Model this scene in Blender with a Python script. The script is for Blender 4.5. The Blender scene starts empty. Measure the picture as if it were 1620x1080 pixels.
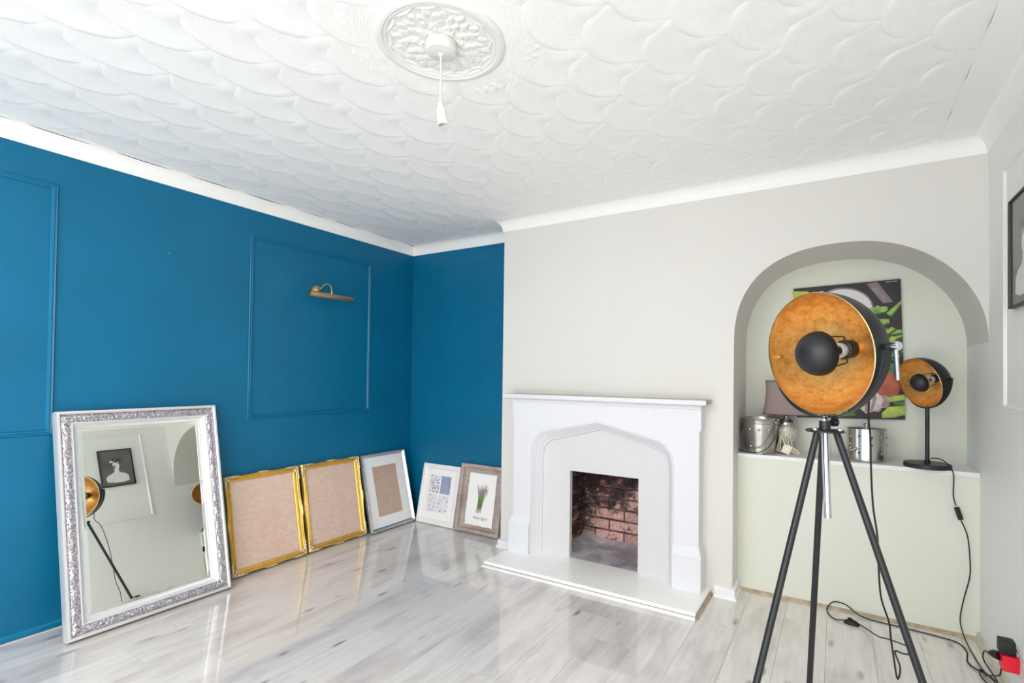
import bpy, bmesh, math, random
from mathutils import Vector, Matrix, noise
random.seed(7)
PI = math.pi
sc = bpy.context.scene
COL = sc.collection

# ------------------------------------------------------------------ camera, world, lights, exposure
cam_d = bpy.data.cameras.new('camera')
cam = bpy.data.objects.new('camera', cam_d)
COL.objects.link(cam)
sc.camera = cam
cr = Vector((0.86123983, 0.50804708, 0.01241453))
cu = Vector((-0.00334651, -0.01875836, 0.99981845))
cf = Vector((-0.50818771, 0.86112502, 0.01445526))
CAM = Vector((3.2601, -3.2482, 1.2535))
mw = Matrix.Identity(4)
for i in range(3):
    mw[i][0], mw[i][1], mw[i][2], mw[i][3] = cr[i], cu[i], -cf[i], CAM[i]
cam.matrix_world = mw
cam_d.sensor_width = 36
cam_d.lens = 790.4874 * 36 / 1620
cam_d.shift_x = -46.3643 / 1620
cam_d.shift_y = 41.6135 / 1620
cam_d.clip_start = 0.05

sc.view_settings.view_transform = 'Standard'
sc.view_settings.look = 'None'
sc.view_settings.gamma = 1
sc.view_settings.use_curve_mapping = False
sc.view_settings.exposure = 0.09
sc.cycles.use_denoising = True
sc.cycles.max_bounces = 12
sc.cycles.diffuse_bounces = 8
sc.cycles.glossy_bounces = 6
sc.cycles.transmission_bounces = 8
sc.cycles.transparent_max_bounces = 12
sc.cycles.sample_clamp_indirect = 6
sc.cycles.caustics_reflective = False
sc.cycles.caustics_refractive = False

world = bpy.data.worlds.new('world')
sc.world = world
world.use_nodes = True
wn = world.node_tree.nodes['Background']
wn.inputs[0].default_value = (0.86, 0.93, 1.0, 1)
wn.inputs[1].default_value = 0.7


def area(name, loc, target, sx, sy, power, col=(1, 1, 1)):
    l = bpy.data.lights.new(name, 'AREA')
    l.shape = 'RECTANGLE'
    l.size, l.size_y, l.energy, l.color = sx, sy, power, col
    o = bpy.data.objects.new(name, l)
    COL.objects.link(o)
    o.location = loc
    o.rotation_euler = (Vector(target) - Vector(loc)).to_track_quat('-Z', 'Y').to_euler()
    return o


WIN = (0.5, 3.3, 0.75, 2.15)            # window opening in the wall behind the camera: x0, x1, z0, z1
YF = -6.6                               # that wall's inner face
area('window_daylight', (1.9, YF - 0.12, 1.45), (1.9, 0, 1.15), 2.75, 1.38, 14, (0.97, 0.985, 1.0))
area('upward_fill', (1.9, -5.1, 0.03), (1.9, -4.4, 2.4), 2.8, 2.0, 108, (1.0, 0.985, 0.965))  # added fill behind the camera, aimed up to lift the ceiling; not a real source
area('overhead_fill', (2.0, -4.4, 2.36), (2.0, -4.1, 0.0), 2.8, 2.0, 172, (0.99, 0.995, 1.0))  # added fill under the ceiling to brighten the floor; the room has no rooflight
area('right_side_fill', (3.80, -4.5, 1.25), (0.6, -2.6, 1.1), 1.4, 1.9, 40, (1.0, 1.0, 0.985))  # invented fill beside the right wall, lifts the frames and wall on the left


# ------------------------------------------------------------------ materials
def lin(c):
    return tuple(((v / 255) / 12.92 if v / 255 <= 0.04045 else ((v / 255 + 0.055) / 1.055) ** 2.4) for v in c)


class NT:
    def __init__(s, name):
        s.m = bpy.data.materials.new(name)
        s.m.use_nodes = True
        s.t = s.m.node_tree
        s.b = s.t.nodes['Principled BSDF']

    def n(s, typ, **kw):
        nd = s.t.nodes.new(typ)
        for k, v in kw.items():
            if k.startswith('i_'):
                k2 = k[2:]
                k2 = int(k2) if k2.isdigit() else k2.replace('_', ' ')
                nd.inputs[k2].default_value = v
            else:
                setattr(nd, k, v)
        return nd

    def l(s, a, b):
        s.t.links.new(a, b)

    def ramp(s, fac, stops):
        r = s.n('ShaderNodeValToRGB')
        e = r.color_ramp.elements
        while len(e) < len(stops):
            e.new(0.5)
        for k, (p, c) in enumerate(stops):
            e[k].position = p
            e[k].color = (*c, 1) if len(c) == 3 else c
        s.l(fac, r.inputs[0])
        return r.outputs[0]

    def noise(s, scale, detail=3, vec=None, rough=0.5):
        nd = s.n('ShaderNodeTexNoise')
        nd.inputs['Scale'].default_value = scale
        nd.inputs['Detail'].default_value = detail
        nd.inputs['Roughness'].default_value = rough
        if vec is not None:
            s.l(vec, nd.inputs['Vector'])
        return nd.outputs['Fac']

    def obj(s):
        return s.n('ShaderNodeTexCoord').outputs['Object']

    def mapping(s, vec, scale=(1, 1, 1), rot=(0, 0, 0)):
        m = s.n('ShaderNodeMapping')
        m.inputs['Scale'].default_value = scale
        m.inputs['Rotation'].default_value = rot
        s.l(vec, m.inputs['Vector'])
        return m.outputs[0]

    def bump(s, h, strength=0.2, dist=0.002):
        b = s.n('ShaderNodeBump')
        b.inputs['Strength'].default_value = strength
        b.inputs['Distance'].default_value = dist
        s.l(h, b.inputs['Height'])
        s.l(b.outputs[0], s.b.inputs['Normal'])

    def mixc(s, fac, a, b, mode='MIX'):
        m = s.n('ShaderNodeMix', data_type='RGBA', blend_type=mode)
        for sock, v in ((0, fac), (6, a), (7, b)):
            if hasattr(v, 'links') or isinstance(v, bpy.types.NodeSocket):
                s.l(v, m.inputs[sock])
            else:
                m.inputs[sock].default_value = v if sock == 0 else (*v, 1)
        return m.outputs[2]

    def math(s, op, a, b=0.0):
        m = s.n('ShaderNodeMath', operation=op)
        for k, v in enumerate((a, b)):
            if isinstance(v, bpy.types.NodeSocket):
                s.l(v, m.inputs[k])
            else:
                m.inputs[k].default_value = v
        return m.outputs[0]


def plain(name, rgb, rough=0.5, metal=0.0, var=0.0, vscale=8, bump=0.0, bscale=120, spec=0.5, coat=0.0, aniso=0):
    t = NT(name)
    c = lin(rgb)
    t.b.inputs['Base Color'].default_value = (*c, 1)
    t.b.inputs['Roughness'].default_value = rough
    t.b.inputs['Metallic'].default_value = metal
    t.b.inputs['Specular IOR Level'].default_value = spec
    t.b.inputs['Coat Weight'].default_value = coat
    if var:
        f = t.noise(vscale, 4, t.obj())
        lo = tuple(v * (1 - var) for v in c)
        hi = tuple(min(1, v * (1 + var)) for v in c)
        t.l(t.ramp(f, [(0.3, lo), (0.7, hi)]), t.b.inputs['Base Color'])
    if bump:
        t.bump(t.noise(bscale, 3, t.obj()), bump)
    return t.m


M = {}
M['wall_white'] = plain('wall_white', (220, 217, 212), 0.55, var=0.012, vscale=1.5, bump=0.05, bscale=90)
M['wall_grey'] = plain('wall_pale_grey', (238, 239, 236), 0.5, var=0.015, vscale=2, bump=0.05, bscale=90)
M['niche'] = plain('niche_paint', (222, 224, 211), 0.5, var=0.02, vscale=2, bump=0.05, bscale=90)
M['ceiling'] = plain('ceiling_white', (246, 246, 244), 0.7)
M['cornice'] = plain('cornice_white', (246, 245, 242), 0.45)
M['gloss_white'] = plain('gloss_white_paint', (236, 236, 238), 0.35, var=0.01, vscale=5)
M['surround'] = plain('surround_paint', (224, 224, 228), 0.5, bump=0.06, bscale=60)
M['insert'] = plain('insert_panel_paint', (213, 212, 212), 0.45)
M['blue'] = plain('teal_blue_paint', (0, 101, 139), 0.42, var=0.07, vscale=2.5, bump=0.12, bscale=140, spec=0.35)
M['blue_trim'] = plain('teal_blue_gloss', (0, 103, 141), 0.34, spec=0.4)
M['filler'] = plain('pale_filler', (205, 190, 180), 0.7)
M['rawwood'] = plain('bare_wood_edge', (178, 160, 134), 0.6, var=0.25, vscale=25)
M['hearth'] = plain('cream_marble', (250, 248, 244), 0.16, var=0.02, vscale=14)
M['black'] = plain('matt_black_metal', (30, 31, 34), 0.42, metal=0.0, spec=0.5)
M['blackrubber'] = plain('black_rubber', (20, 20, 22), 0.55)
M['chrome'] = plain('chrome', (225, 225, 230), 0.08, metal=1)
M['steel'] = plain('brushed_steel', (196, 192, 186), 0.24, metal=1, var=0.08, vscale=12)
M['brass'] = plain('aged_brass', (214, 176, 118), 0.3, metal=1, var=0.12, vscale=30)
M['brass_dull'] = plain('dull_copper_brass', (203, 166, 134), 0.42, metal=1, var=0.1, vscale=30)
M['gold'] = plain('gilt', (240, 198, 104), 0.30, metal=0.72, var=0.10, vscale=40, bump=0.08, bscale=120)
M['gold_orn'] = plain('gilt_ornament', (240, 212, 170), 0.34, metal=0.6, var=0.30, vscale=80, bump=0.4, bscale=160)
M['frame_back'] = plain('dark_backing', (40, 32, 24), 0.7)
M['silver_plain'] = plain('silver_frame_edge', (226, 224, 224), 0.3, metal=0.55)
M['silver_cove'] = plain('silver_frame_cove', (232, 232, 232), 0.28, metal=0.4)
M['silverf'] = plain('satin_silver', (206, 208, 210), 0.26, metal=0.8)
M['white_mount'] = plain('white_mount_board', (252, 251, 249), 0.7)
M['whiteframe'] = plain('white_frame', (240, 240, 238), 0.4)
M['red'] = plain('red_plastic', (214, 14, 40), 0.35)
M['white_plastic'] = plain('white_plastic', (222, 222, 218), 0.3)
M['cream_plastic'] = plain('cream_plastic', (236, 230, 208), 0.35)
M['shade'] = plain('mauve_fabric', (150, 130, 126), 0.75, bump=0.3, bscale=400)
M['shade_trim'] = plain('dark_mauve_trim', (96, 78, 78), 0.7)
M['ceramic'] = plain('white_ceramic', (236, 232, 224), 0.25)
M['brown_jar'] = plain('brown_glass_jar', (74, 44, 22), 0.12)
M['cork'] = plain('pale_cork_base', (190, 168, 112), 0.7, var=0.15, vscale=50)
M['dark_hole'] = plain('dark_hole', (16, 14, 12), 0.8)
M['concrete'] = None


def m_silver_orn():
    t = NT('carved_silver')
    co = t.obj()
    f = t.noise(110, 4, co)
    t.l(t.ramp(f, [(0.3, lin((120, 112, 122))), (0.52, lin((190, 184, 192))), (0.75, lin((236, 234, 238)))]), t.b.inputs['Base Color'])
    t.b.inputs['Metallic'].default_value = 0.75
    t.b.inputs['Roughness'].default_value = 0.34
    t.bump(f, 0.5, 0.003)
    return t.m


def m_mirror():
    t = NT('mirror_silvering')
    t.b.inputs['Base Color'].default_value = (0.955, 0.965, 0.90, 1)
    t.b.inputs['Metallic'].default_value = 1
    t.b.inputs['Roughness'].default_value = 0.0
    return t.m


def m_glass(name='picture_glass'):
    t = NT(name)
    tr = t.n('ShaderNodeBsdfTransparent')
    gl = t.n('ShaderNodeBsdfGlossy')
    gl.inputs['Roughness'].default_value = 0.01
    fr = t.n('ShaderNodeFresnel')
    fr.inputs['IOR'].default_value = 1.45
    geo = t.n('ShaderNodeNewGeometry')
    fac = t.math('MULTIPLY', fr.outputs[0], t.math('SUBTRACT', 1.0, geo.outputs['Backfacing']))
    mx = t.n('ShaderNodeMixShader')
    t.l(fac, mx.inputs[0])
    t.l(tr.outputs[0], mx.inputs[1])
    t.l(gl.outputs[0], mx.inputs[2])
    t.l(mx.outputs[0], t.t.nodes['Material Output'].inputs[0])
    return t.m


def m_floor():
    t = NT('pale_grey_oak_laminate')
    co = t.obj()
    rnd = t.n('ShaderNodeObjectInfo').outputs['Random']
    cmb = t.n('ShaderNodeCombineXYZ')
    t.l(t.math('MULTIPLY', rnd, 37.0), cmb.inputs[0])
    t.l(t.math('MULTIPLY', rnd, 91.0), cmb.inputs[1])
    add = t.n('ShaderNodeVectorMath', operation='ADD')
    t.l(co, add.inputs[0])
    t.l(cmb.outputs[0], add.inputs[1])
    v = add.outputs[0]
    # warp
    wv = t.n('ShaderNodeTexNoise')
    wv.inputs['Scale'].default_value = 2.2
    t.l(t.mapping(v, (1, 0.5, 1)), wv.inputs['Vector'])
    w2 = t.n('ShaderNodeVectorMath', operation='SCALE')
    w2.inputs['Scale'].default_value = 0.09
    t.l(wv.outputs['Color'], w2.inputs[0])
    ad2 = t.n('ShaderNodeVectorMath', operation='ADD')
    t.l(v, ad2.inputs[0])
    t.l(w2.outputs[0], ad2.inputs[1])
    g1 = t.noise(1.0, 5, t.mapping(ad2.outputs[0], (48, 2.6, 1)), 0.6)
    g2 = t.noise(1.0, 5, t.mapping(ad2.outputs[0], (5.5, 1.5, 1)), 0.6)
    base = t.ramp(g1, [(0.25, lin((210, 202, 197))), (0.5, lin((223, 216, 211))), (0.78, lin((230, 224, 219)))])
    grey = t.ramp(g2, [(0.27, lin((168, 163, 168))), (0.40, lin((224, 220, 220))), (0.52, (1, 1, 1))])
    c = t.mixc(0.62, base, grey, 'MULTIPLY')
    # dark feathered knots, long along the grain
    vo = t.n('ShaderNodeTexVoronoi')
    vo.inputs['Scale'].default_value = 1.0
    t.l(t.mapping(ad2.outputs[0], (11.0, 3.6, 1)), vo.inputs['Vector'])
    kn = t.ramp(t.math('ADD', vo.outputs['Distance'], t.math('MULTIPLY', g1, 0.12)), [(0.13, (1, 1, 1)), (0.27, (0, 0, 0))])
    brk = t.ramp(t.noise(2.6, 3, v), [(0.47, (0, 0, 0)), (0.54, (1, 1, 1))])
    km = t.math('MULTIPLY', kn, brk)
    c = t.mixc(t.math('MULTIPLY', km, 0.8), c, lin((98, 88, 88)))
    hs = t.n('ShaderNodeHueSaturation')
    t.l(c, hs.inputs['Color'])
    t.l(t.math('ADD', t.math('MULTIPLY', rnd, 0.05), 0.975), hs.inputs['Value'])
    t.l(hs.outputs[0], t.b.inputs['Base Color'])
    t.b.inputs['Roughness'].default_value = 0.35
    t.b.inputs['Coat Weight'].default_value = 1.0
    t.b.inputs['Coat IOR'].default_value = 1.65
    t.b.inputs['Coat Roughness'].default_value = 0.02
    t.bump(g1, 0.04, 0.001)
    return t.m


def m_brick():
    t = NT('sooty_brick')
    co = t.n('ShaderNodeNewGeometry').outputs['Position']
    sp = t.n('ShaderNodeSeparateXYZ')
    t.l(co, sp.inputs[0])
    rnd = t.n('ShaderNodeObjectInfo').outputs['Random']
    fine = t.noise(45, 5, co, 0.65)
    base = t.ramp(fine, [(0.3, lin((176, 126, 120))), (0.55, lin((220, 172, 164))), (0.8, lin((238, 212, 204)))])
    # soot stain: heavier towards the lintel and the left cheek
    sf_ = t.math('ADD', t.noise(7.5, 5, co, 0.65), t.math('MULTIPLY', t.math('SUBTRACT', 0.40, sp.outputs[2]), 0.30))
    sf_ = t.math('ADD', sf_, t.math('MULTIPLY', t.math('SUBTRACT', sp.outputs[0], 1.86), 0.30))
    soot = t.ramp(sf_, [(0.44, lin((50, 42, 46))), (0.52, lin((126, 112, 114))), (0.58, (1, 1, 1))])
    c = t.mixc(0.95, base, soot, 'MULTIPLY')
    lime = t.ramp(t.noise(8.5, 5, t.mapping(co, (1, 1, 1.3), (0.4, 0.7, 0)), 0.7), [(0.54, (0, 0, 0)), (0.66, (1, 1, 1))])
    c = t.mixc(t.math('MULTIPLY', lime, 0.6), c, lin((214, 200, 184)))
    hs = t.n('ShaderNodeHueSaturation')
    t.l(c, hs.inputs['Color'])
    t.l(t.math('ADD', t.math('MULTIPLY', rnd, 0.35), 0.8), hs.inputs['Value'])
    t.l(hs.outputs[0], t.b.inputs['Base Color'])
    t.b.inputs['Roughness'].default_value = 0.85
    t.bump(fine, 0.8, 0.006)
    return t.m


def m_mortar():
    t = NT('sooty_mortar')
    co = t.obj()
    t.l(t.ramp(t.noise(9, 5, co, 0.65), [(0.4, lin((58, 48, 50))), (0.6, lin((130, 112, 106)))]), t.b.inputs['Base Color'])
    t.b.inputs['Roughness'].default_value = 0.95
    t.bump(t.noise(60, 4, co), 0.8, 0.006)
    return t.m


def m_concrete():
    t = NT('ashy_concrete')
    co = t.obj()
    t.l(t.ramp(t.noise(7, 6, co, 0.6), [(0.3, lin((140, 134, 138))), (0.5, lin((182, 178, 184))), (0.7, lin((220, 218, 226)))]), t.b.inputs['Base Color'])
    t.b.inputs['Roughness'].default_value = 0.8
    t.bump(t.noise(30, 5, co), 0.6, 0.006)
    return t.m


def m_artex():
    t = NT('combed_ceiling_plaster')
    t.b.inputs['Base Color'].default_value = (*lin((246, 246, 244)), 1)
    t.b.inputs['Roughness'].default_value = 0.7
    uv = t.n('ShaderNodeUVMap').outputs[0]
    sx = t.n('ShaderNodeSeparateXYZ')
    t.l(uv, sx.inputs[0])
    s_ = t.math('SINE', t.math('MULTIPLY', sx.outputs[0], 2 * PI / 0.0058))
    t.bump(s_, 0.22, 0.0014)
    return t.m


def m_hardboard(name, a, b):
    t = NT(name)
    co = t.obj()
    f = t.noise(30, 5, t.mapping(co, (1.0, 2.4, 1)), 0.7)
    t.l(t.ramp(f, [(0.3, lin(a)), (0.7, lin(b))]), t.b.inputs['Base Color'])
    t.b.inputs['Roughness'].default_value = 0.6
    return t.m


def m_goldleaf():
    t = NT('gold_leaf_lining')
    co = t.obj()
    f = t.noise(34, 7, co, 0.78)
    t.l(t.ramp(f, [(0.3, lin((182, 128, 60))), (0.48, lin((224, 174, 100))), (0.72, lin((246, 208, 146)))]), t.b.inputs['Base Color'])
    t.b.inputs['Metallic'].default_value = 0.72
    t.b.inputs['Roughness'].default_value = 0.42
    t.bump(f, 0.25, 0.002)
    return t.m


def m_greywood():
    t = NT('washed_grey_brown_wood')
    co = t.obj()
    f = t.noise(1, 5, t.mapping(co, (12, 60, 12)), 0.6)
    g = t.noise(6, 3, co)
    c = t.ramp(f, [(0.3, lin((148, 130, 122))), (0.7, lin((190, 174, 166)))])
    t.l(t.mixc(0.3, c, t.ramp(g, [(0.3, lin((120, 100, 92))), (0.7, lin((222, 214, 208)))])), t.b.inputs['Base Color'])
    t.b.inputs['Roughness'].default_value = 0.6
    t.bump(f, 0.2)
    return t.m


def m_pattern(kind):
    t = NT('print_' + kind)
    co = t.obj()
    white = lin((236, 236, 240))
    t.b.inputs['Roughness'].default_value = 0.6
    if kind == 'weave':
        f = t.noise(150, 2, t.mapping(co, (1, 0.25, 1)))
        c = t.ramp(f, [(0.35, lin((128, 144, 178))), (0.65, lin((172, 182, 206)))])
    elif kind == 'floral':
        v = t.n('ShaderNodeTexVoronoi')
        v.inputs['Scale'].default_value = 75
        t.l(co, v.inputs['Vector'])
        n_ = t.noise(95, 4, co, 0.8)
        f = t.math('MULTIPLY', v.outputs['Distance'], t.math('MULTIPLY', n_, 2.0))
        c = t.ramp(f, [(0.2, lin((84, 92, 134))), (0.36, lin((150, 158, 188))), (0.5, white)])
    elif kind == 'sprigs':
        v = t.n('ShaderNodeTexVoronoi')
        v.inputs['Scale'].default_value = 95
        t.l(t.mapping(co, (1, 0.5, 1), (0, 0, 0.7)), v.inputs['Vector'])
        c = t.ramp(v.outputs['Distance'], [(0.18, lin((92, 100, 138))), (0.36, white)])
    else:
        v = t.n('ShaderNodeTexVoronoi')
        v.inputs['Scale'].default_value = 42
        t.l(co, v.inputs['Vector'])
        n_ = t.noise(110, 3, co, 0.7)
        f = t.math('ADD', v.outputs['Distance'], t.math('MULTIPLY', n_, 0.25))
        c = t.ramp(f, [(0.26, lin((88, 92, 138))), (0.40, lin((190, 194, 212))), (0.46, white)])
    t.l(c, t.b.inputs['Base Color'])
    return t.m


def m_mercury():
    t = NT('crackled_mercury_glass')
    co = t.obj()
    v = t.n('ShaderNodeTexVoronoi', feature='DISTANCE_TO_EDGE')
    v.inputs['Scale'].default_value = 85
    t.l(co, v.inputs['Vector'])
    t.l(t.ramp(v.outputs['Distance'], [(0.02, lin((110, 106, 92))), (0.10, lin((246, 244, 230)))]), t.b.inputs['Base Color'])
    t.b.inputs['Metallic'].default_value = 0.4
    t.b.inputs['Roughness'].default_value = 0.2
    t.bump(v.outputs['Distance'], 0.5, 0.003)
    return t.m


M['silver_orn'] = m_silver_orn()
M['mirror'] = m_mirror()
M['glass'] = m_glass()
M['floor'] = m_floor()
M['brick'] = m_brick()
M['mortar'] = m_mortar()
M['concrete'] = m_concrete()
M['artex'] = m_artex()
M['hardboard'] = m_hardboard('hardboard', (216, 184, 164), (236, 208, 190))
M['hardboard2'] = m_hardboard('hardboard_deep', (194, 162, 140), (214, 186, 164))
M['goldleaf'] = m_goldleaf()
M['greywood'] = m_greywood()
M['mercury'] = m_mercury()
for k_ in ('weave', 'floral', 'sprigs', 'blooms'):
    M[k_] = m_pattern(k_)


# ------------------------------------------------------------------ mesh helpers
class MB:
    def __init__(s):
        s.v, s.f, s.mi, s.uv, s.mats = [], [], [], {}, []

    def mat(s, m):
        m = M[m] if isinstance(m, str) else m
        if m not in s.mats:
            s.mats.append(m)
        return s.mats.index(m)

    def add(s, vs, fs, m=None, T=None):
        k = len(s.v)
        mi = s.mat(m) if m is not None else 0
        for p in vs:
            p = Vector(p)
            s.v.append(T @ p if T is not None else p)
        for f in fs:
            s.f.append([i + k for i in f])
            s.mi.append(mi)
        return k

    def box(s, a, b, m=None, T=None, bev=0.0):
        x0, y0, z0 = [min(a[i], b[i]) for i in range(3)]
        x1, y1, z1 = [max(a[i], b[i]) for i in range(3)]
        if bev > 0:
            bm = bmesh.new()
            bmesh.ops.create_cube(bm, size=1)
            for v in bm.verts:
                v.co = Vector(((x0 + x1) / 2 + v.co.x * (x1 - x0), (y0 + y1) / 2 + v.co.y * (y1 - y0), (z0 + z1) / 2 + v.co.z * (z1 - z0)))
            bmesh.ops.bevel(bm, geom=bm.edges[:], offset=bev, segments=2, affect='EDGES', profile=0.7)
            bm.verts.index_update()
            s.add([v.co.copy() for v in bm.verts], [[v.index for v in f.verts] for f in bm.faces], m, T)
            bm.free()
            return
        vs = [(x0, y0, z0), (x1, y0, z0), (x1, y1, z0), (x0, y1, z0), (x0, y0, z1), (x1, y0, z1), (x1, y1, z1), (x0, y1, z1)]
        s.add(vs, [(0, 3, 2, 1), (4, 5, 6, 7), (0, 1, 5, 4), (1, 2, 6, 5), (2, 3, 7, 6), (3, 0, 4, 7)], m, T)

    def lathe(s, prof, seg=32, m=None, T=None, a0=0.0, a1=2 * PI, cap=False):
        """prof: (r, z) list, revolved about local Z"""
        full = abs(a1 - a0 - 2 * PI) < 1e-6
        n = seg if full else seg + 1
        vs = []
        for r, z in prof:
            for k in range(n):
                a = a0 + (a1 - a0) * k / seg
                vs.append((r * math.cos(a), r * math.sin(a), z))
        fs = []
        for i in range(len(prof) - 1):
            for k in range(seg):
                k2 = (k + 1) % n
                fs.append((i * n + k, i * n + k2, (i + 1) * n + k2, (i + 1) * n + k))
        if cap and full:
            fs.append(tuple(range(n))[::-1])
            L = (len(prof) - 1) * n
            fs.append(tuple(L + k for k in range(n)))
        s.add(vs, fs, m, T)

    def tube(s, pts, r, seg=8, m=None, T=None, cap=True):
        pts = [Vector(p) for p in pts]
        rs = r if isinstance(r, (list, tuple)) else [r] * len(pts)
        vs, fs = [], []
        up = None
        for i, p in enumerate(pts):
            d = (pts[min(i + 1, len(pts) - 1)] - pts[max(i - 1, 0)]).normalized()
            if up is None:
                up = Vector((0, 0, 1)) if abs(d.z) < 0.9 else Vector((1, 0, 0))
                up = (up - d * up.dot(d)).normalized()
            else:
                up = up - d * up.dot(d)
                up = up.normalized() if up.length > 1e-6 else d.orthogonal().normalized()
            w = d.cross(up)
            for k in range(seg):
                a = 2 * PI * k / seg
                vs.append(p + (up * math.cos(a) + w * math.sin(a)) * rs[i])
        for i in range(len(pts) - 1):
            for k in range(seg):
                k2 = (k + 1) % seg
                fs.append((i * seg + k, i * seg + k2, (i + 1) * seg + k2, (i + 1) * seg + k))
        if cap:
            fs.append(tuple(range(seg))[::-1])
            fs.append(tuple((len(pts) - 1) * seg + k for k in range(seg)))
        s.add(vs, fs, m, T)

    def prism(s, poly, z0, z1, m=None, T=None):
        n = len(poly)
        vs = [(x, y, z0) for x, y in poly] + [(x, y, z1) for x, y in poly]
        fs = [tuple(range(n))[::-1], tuple(n + k for k in range(n))]
        fs += [(k, (k + 1) % n, n + (k + 1) % n, n + k) for k in range(n)]
        s.add(vs, fs, m, T)

    def build(s, name, mat=None, parent=None, smooth=None, T=None, recalc=True):
        me = bpy.data.meshes.new(name)
        me.from_pydata([tuple(v) for v in s.v], [], s.f)
        if s.mats:
            for mm in s.mats:
                me.materials.append(mm)
            me.polygons.foreach_set('material_index', s.mi)
        else:
            me.materials.append(M[mat] if isinstance(mat, str) else mat)
        if recalc:
            bm = bmesh.new()
            bm.from_mesh(me)
            bmesh.ops.recalc_face_normals(bm, faces=bm.faces)
            bm.to_mesh(me)
            bm.free()
        if smooth:
            me.polygons.foreach_set('use_smooth', [True] * len(me.polygons))
            me.set_sharp_from_angle(angle=math.radians(smooth))
        me.update()
        o = bpy.data.objects.new(name, me)
        COL.objects.link(o)
        if parent is not None:
            o.parent = parent
        if T is not None:
            o.matrix_local = T
        return o


def tag(o, label=None, cat=None, group=None, kind=None):
    if label:
        o['label'] = label
    if cat:
        o['category'] = cat
    if group:
        o['group'] = group
    if kind:
        o['kind'] = kind
    return o


def empty(name, T, label, cat, group=None):
    o = bpy.data.objects.new(name, None)
    COL.objects.link(o)
    o.matrix_world = T
    o.empty_display_size = 0.05
    return tag(o, label, cat, group)


def struct(o, label=None):
    o['kind'] = 'structure'
    if label:
        o['label'] = label
    return o


def frameT(origin, X, Y, Z):
    m = Matrix.Identity(4)
    for i in range(3):
        m[i][0], m[i][1], m[i][2], m[i][3] = X[i], Y[i], Z[i], origin[i]
    return m


def spline(pts, n=6):
    pts = [Vector(p) for p in pts]
    out = []
    for i in range(len(pts) - 1):
        p0, p1, p2, p3 = pts[max(i - 1, 0)], pts[i], pts[i + 1], pts[min(i + 2, len(pts) - 1)]
        for k in range(n):
            t = k / n
            out.append(0.5 * ((2 * p1) + (p2 - p0) * t + (2 * p0 - 5 * p1 + 4 * p2 - p3) * t * t + (3 * p1 - p0 - 3 * p2 + p3) * t ** 3))
    out.append(pts[-1])
    return out


def sweep(mb, path, prof, m=None, closed=False):
    """sweep a (d, z) profile along a 2D path; d is the offset to the right-hand side of travel"""
    P = [Vector((p[0], p[1])) for p in path]
    n = len(P)

    def offs(i, d):
        def nrm(a, b):
            t = (b - a).normalized()
            return Vector((t.y, -t.x))
        if closed or 0 < i < n - 1:
            n1 = nrm(P[i - 1], P[i])
            n2 = nrm(P[i], P[(i + 1) % n])
            b = n1 + n2
            return P[i] + b * (d / (1 + n1.dot(n2)))
        nn = nrm(P[0], P[1]) if i == 0 else nrm(P[-2], P[-1])
        return P[i] + nn * d
    vs = []
    for i in range(n):
        for d, z in prof:
            q = offs(i, d)
            vs.append((q.x, q.y, z))
    k = len(prof)
    fs = []
    for i in range(n if closed else n - 1):
        j = (i + 1) % n
        for a in range(k - 1):
            fs.append((i * k + a, j * k + a, j * k + a + 1, i * k + a + 1))
    if not closed:
        fs.append(tuple(range(k)))
        fs.append(tuple((n - 1) * k + a for a in range(k))[::-1])
    mb.add(vs, fs, m)


# ------------------------------------------------------------------ room dimensions
D = 0.2378            # chimney breast projects this far from the blue back wall
X1, XR = 1.156, 3.8625
NX = 2.757            # left side of the arched niche
YP = -D + 0.1586      # front edge of the niche shelf
YN = -D + 0.4509      # back wall of the niche
ZS = 0.805            # niche shelf height
HC = 2.395
FX0, FX1, FZ = 1.7265, 2.2035, 0.616     # fire opening
ZH = 0.0355

# ---- ceiling
mb = MB()
mb.box((-0.1, YF - 0.1, HC), (XR + 0.1, 0.45, HC + 0.12))
ceiling = struct(mb.build('ceiling', 'ceiling'))

RC = Vector((2.105, -1.985))       # ceiling rose centre


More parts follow.
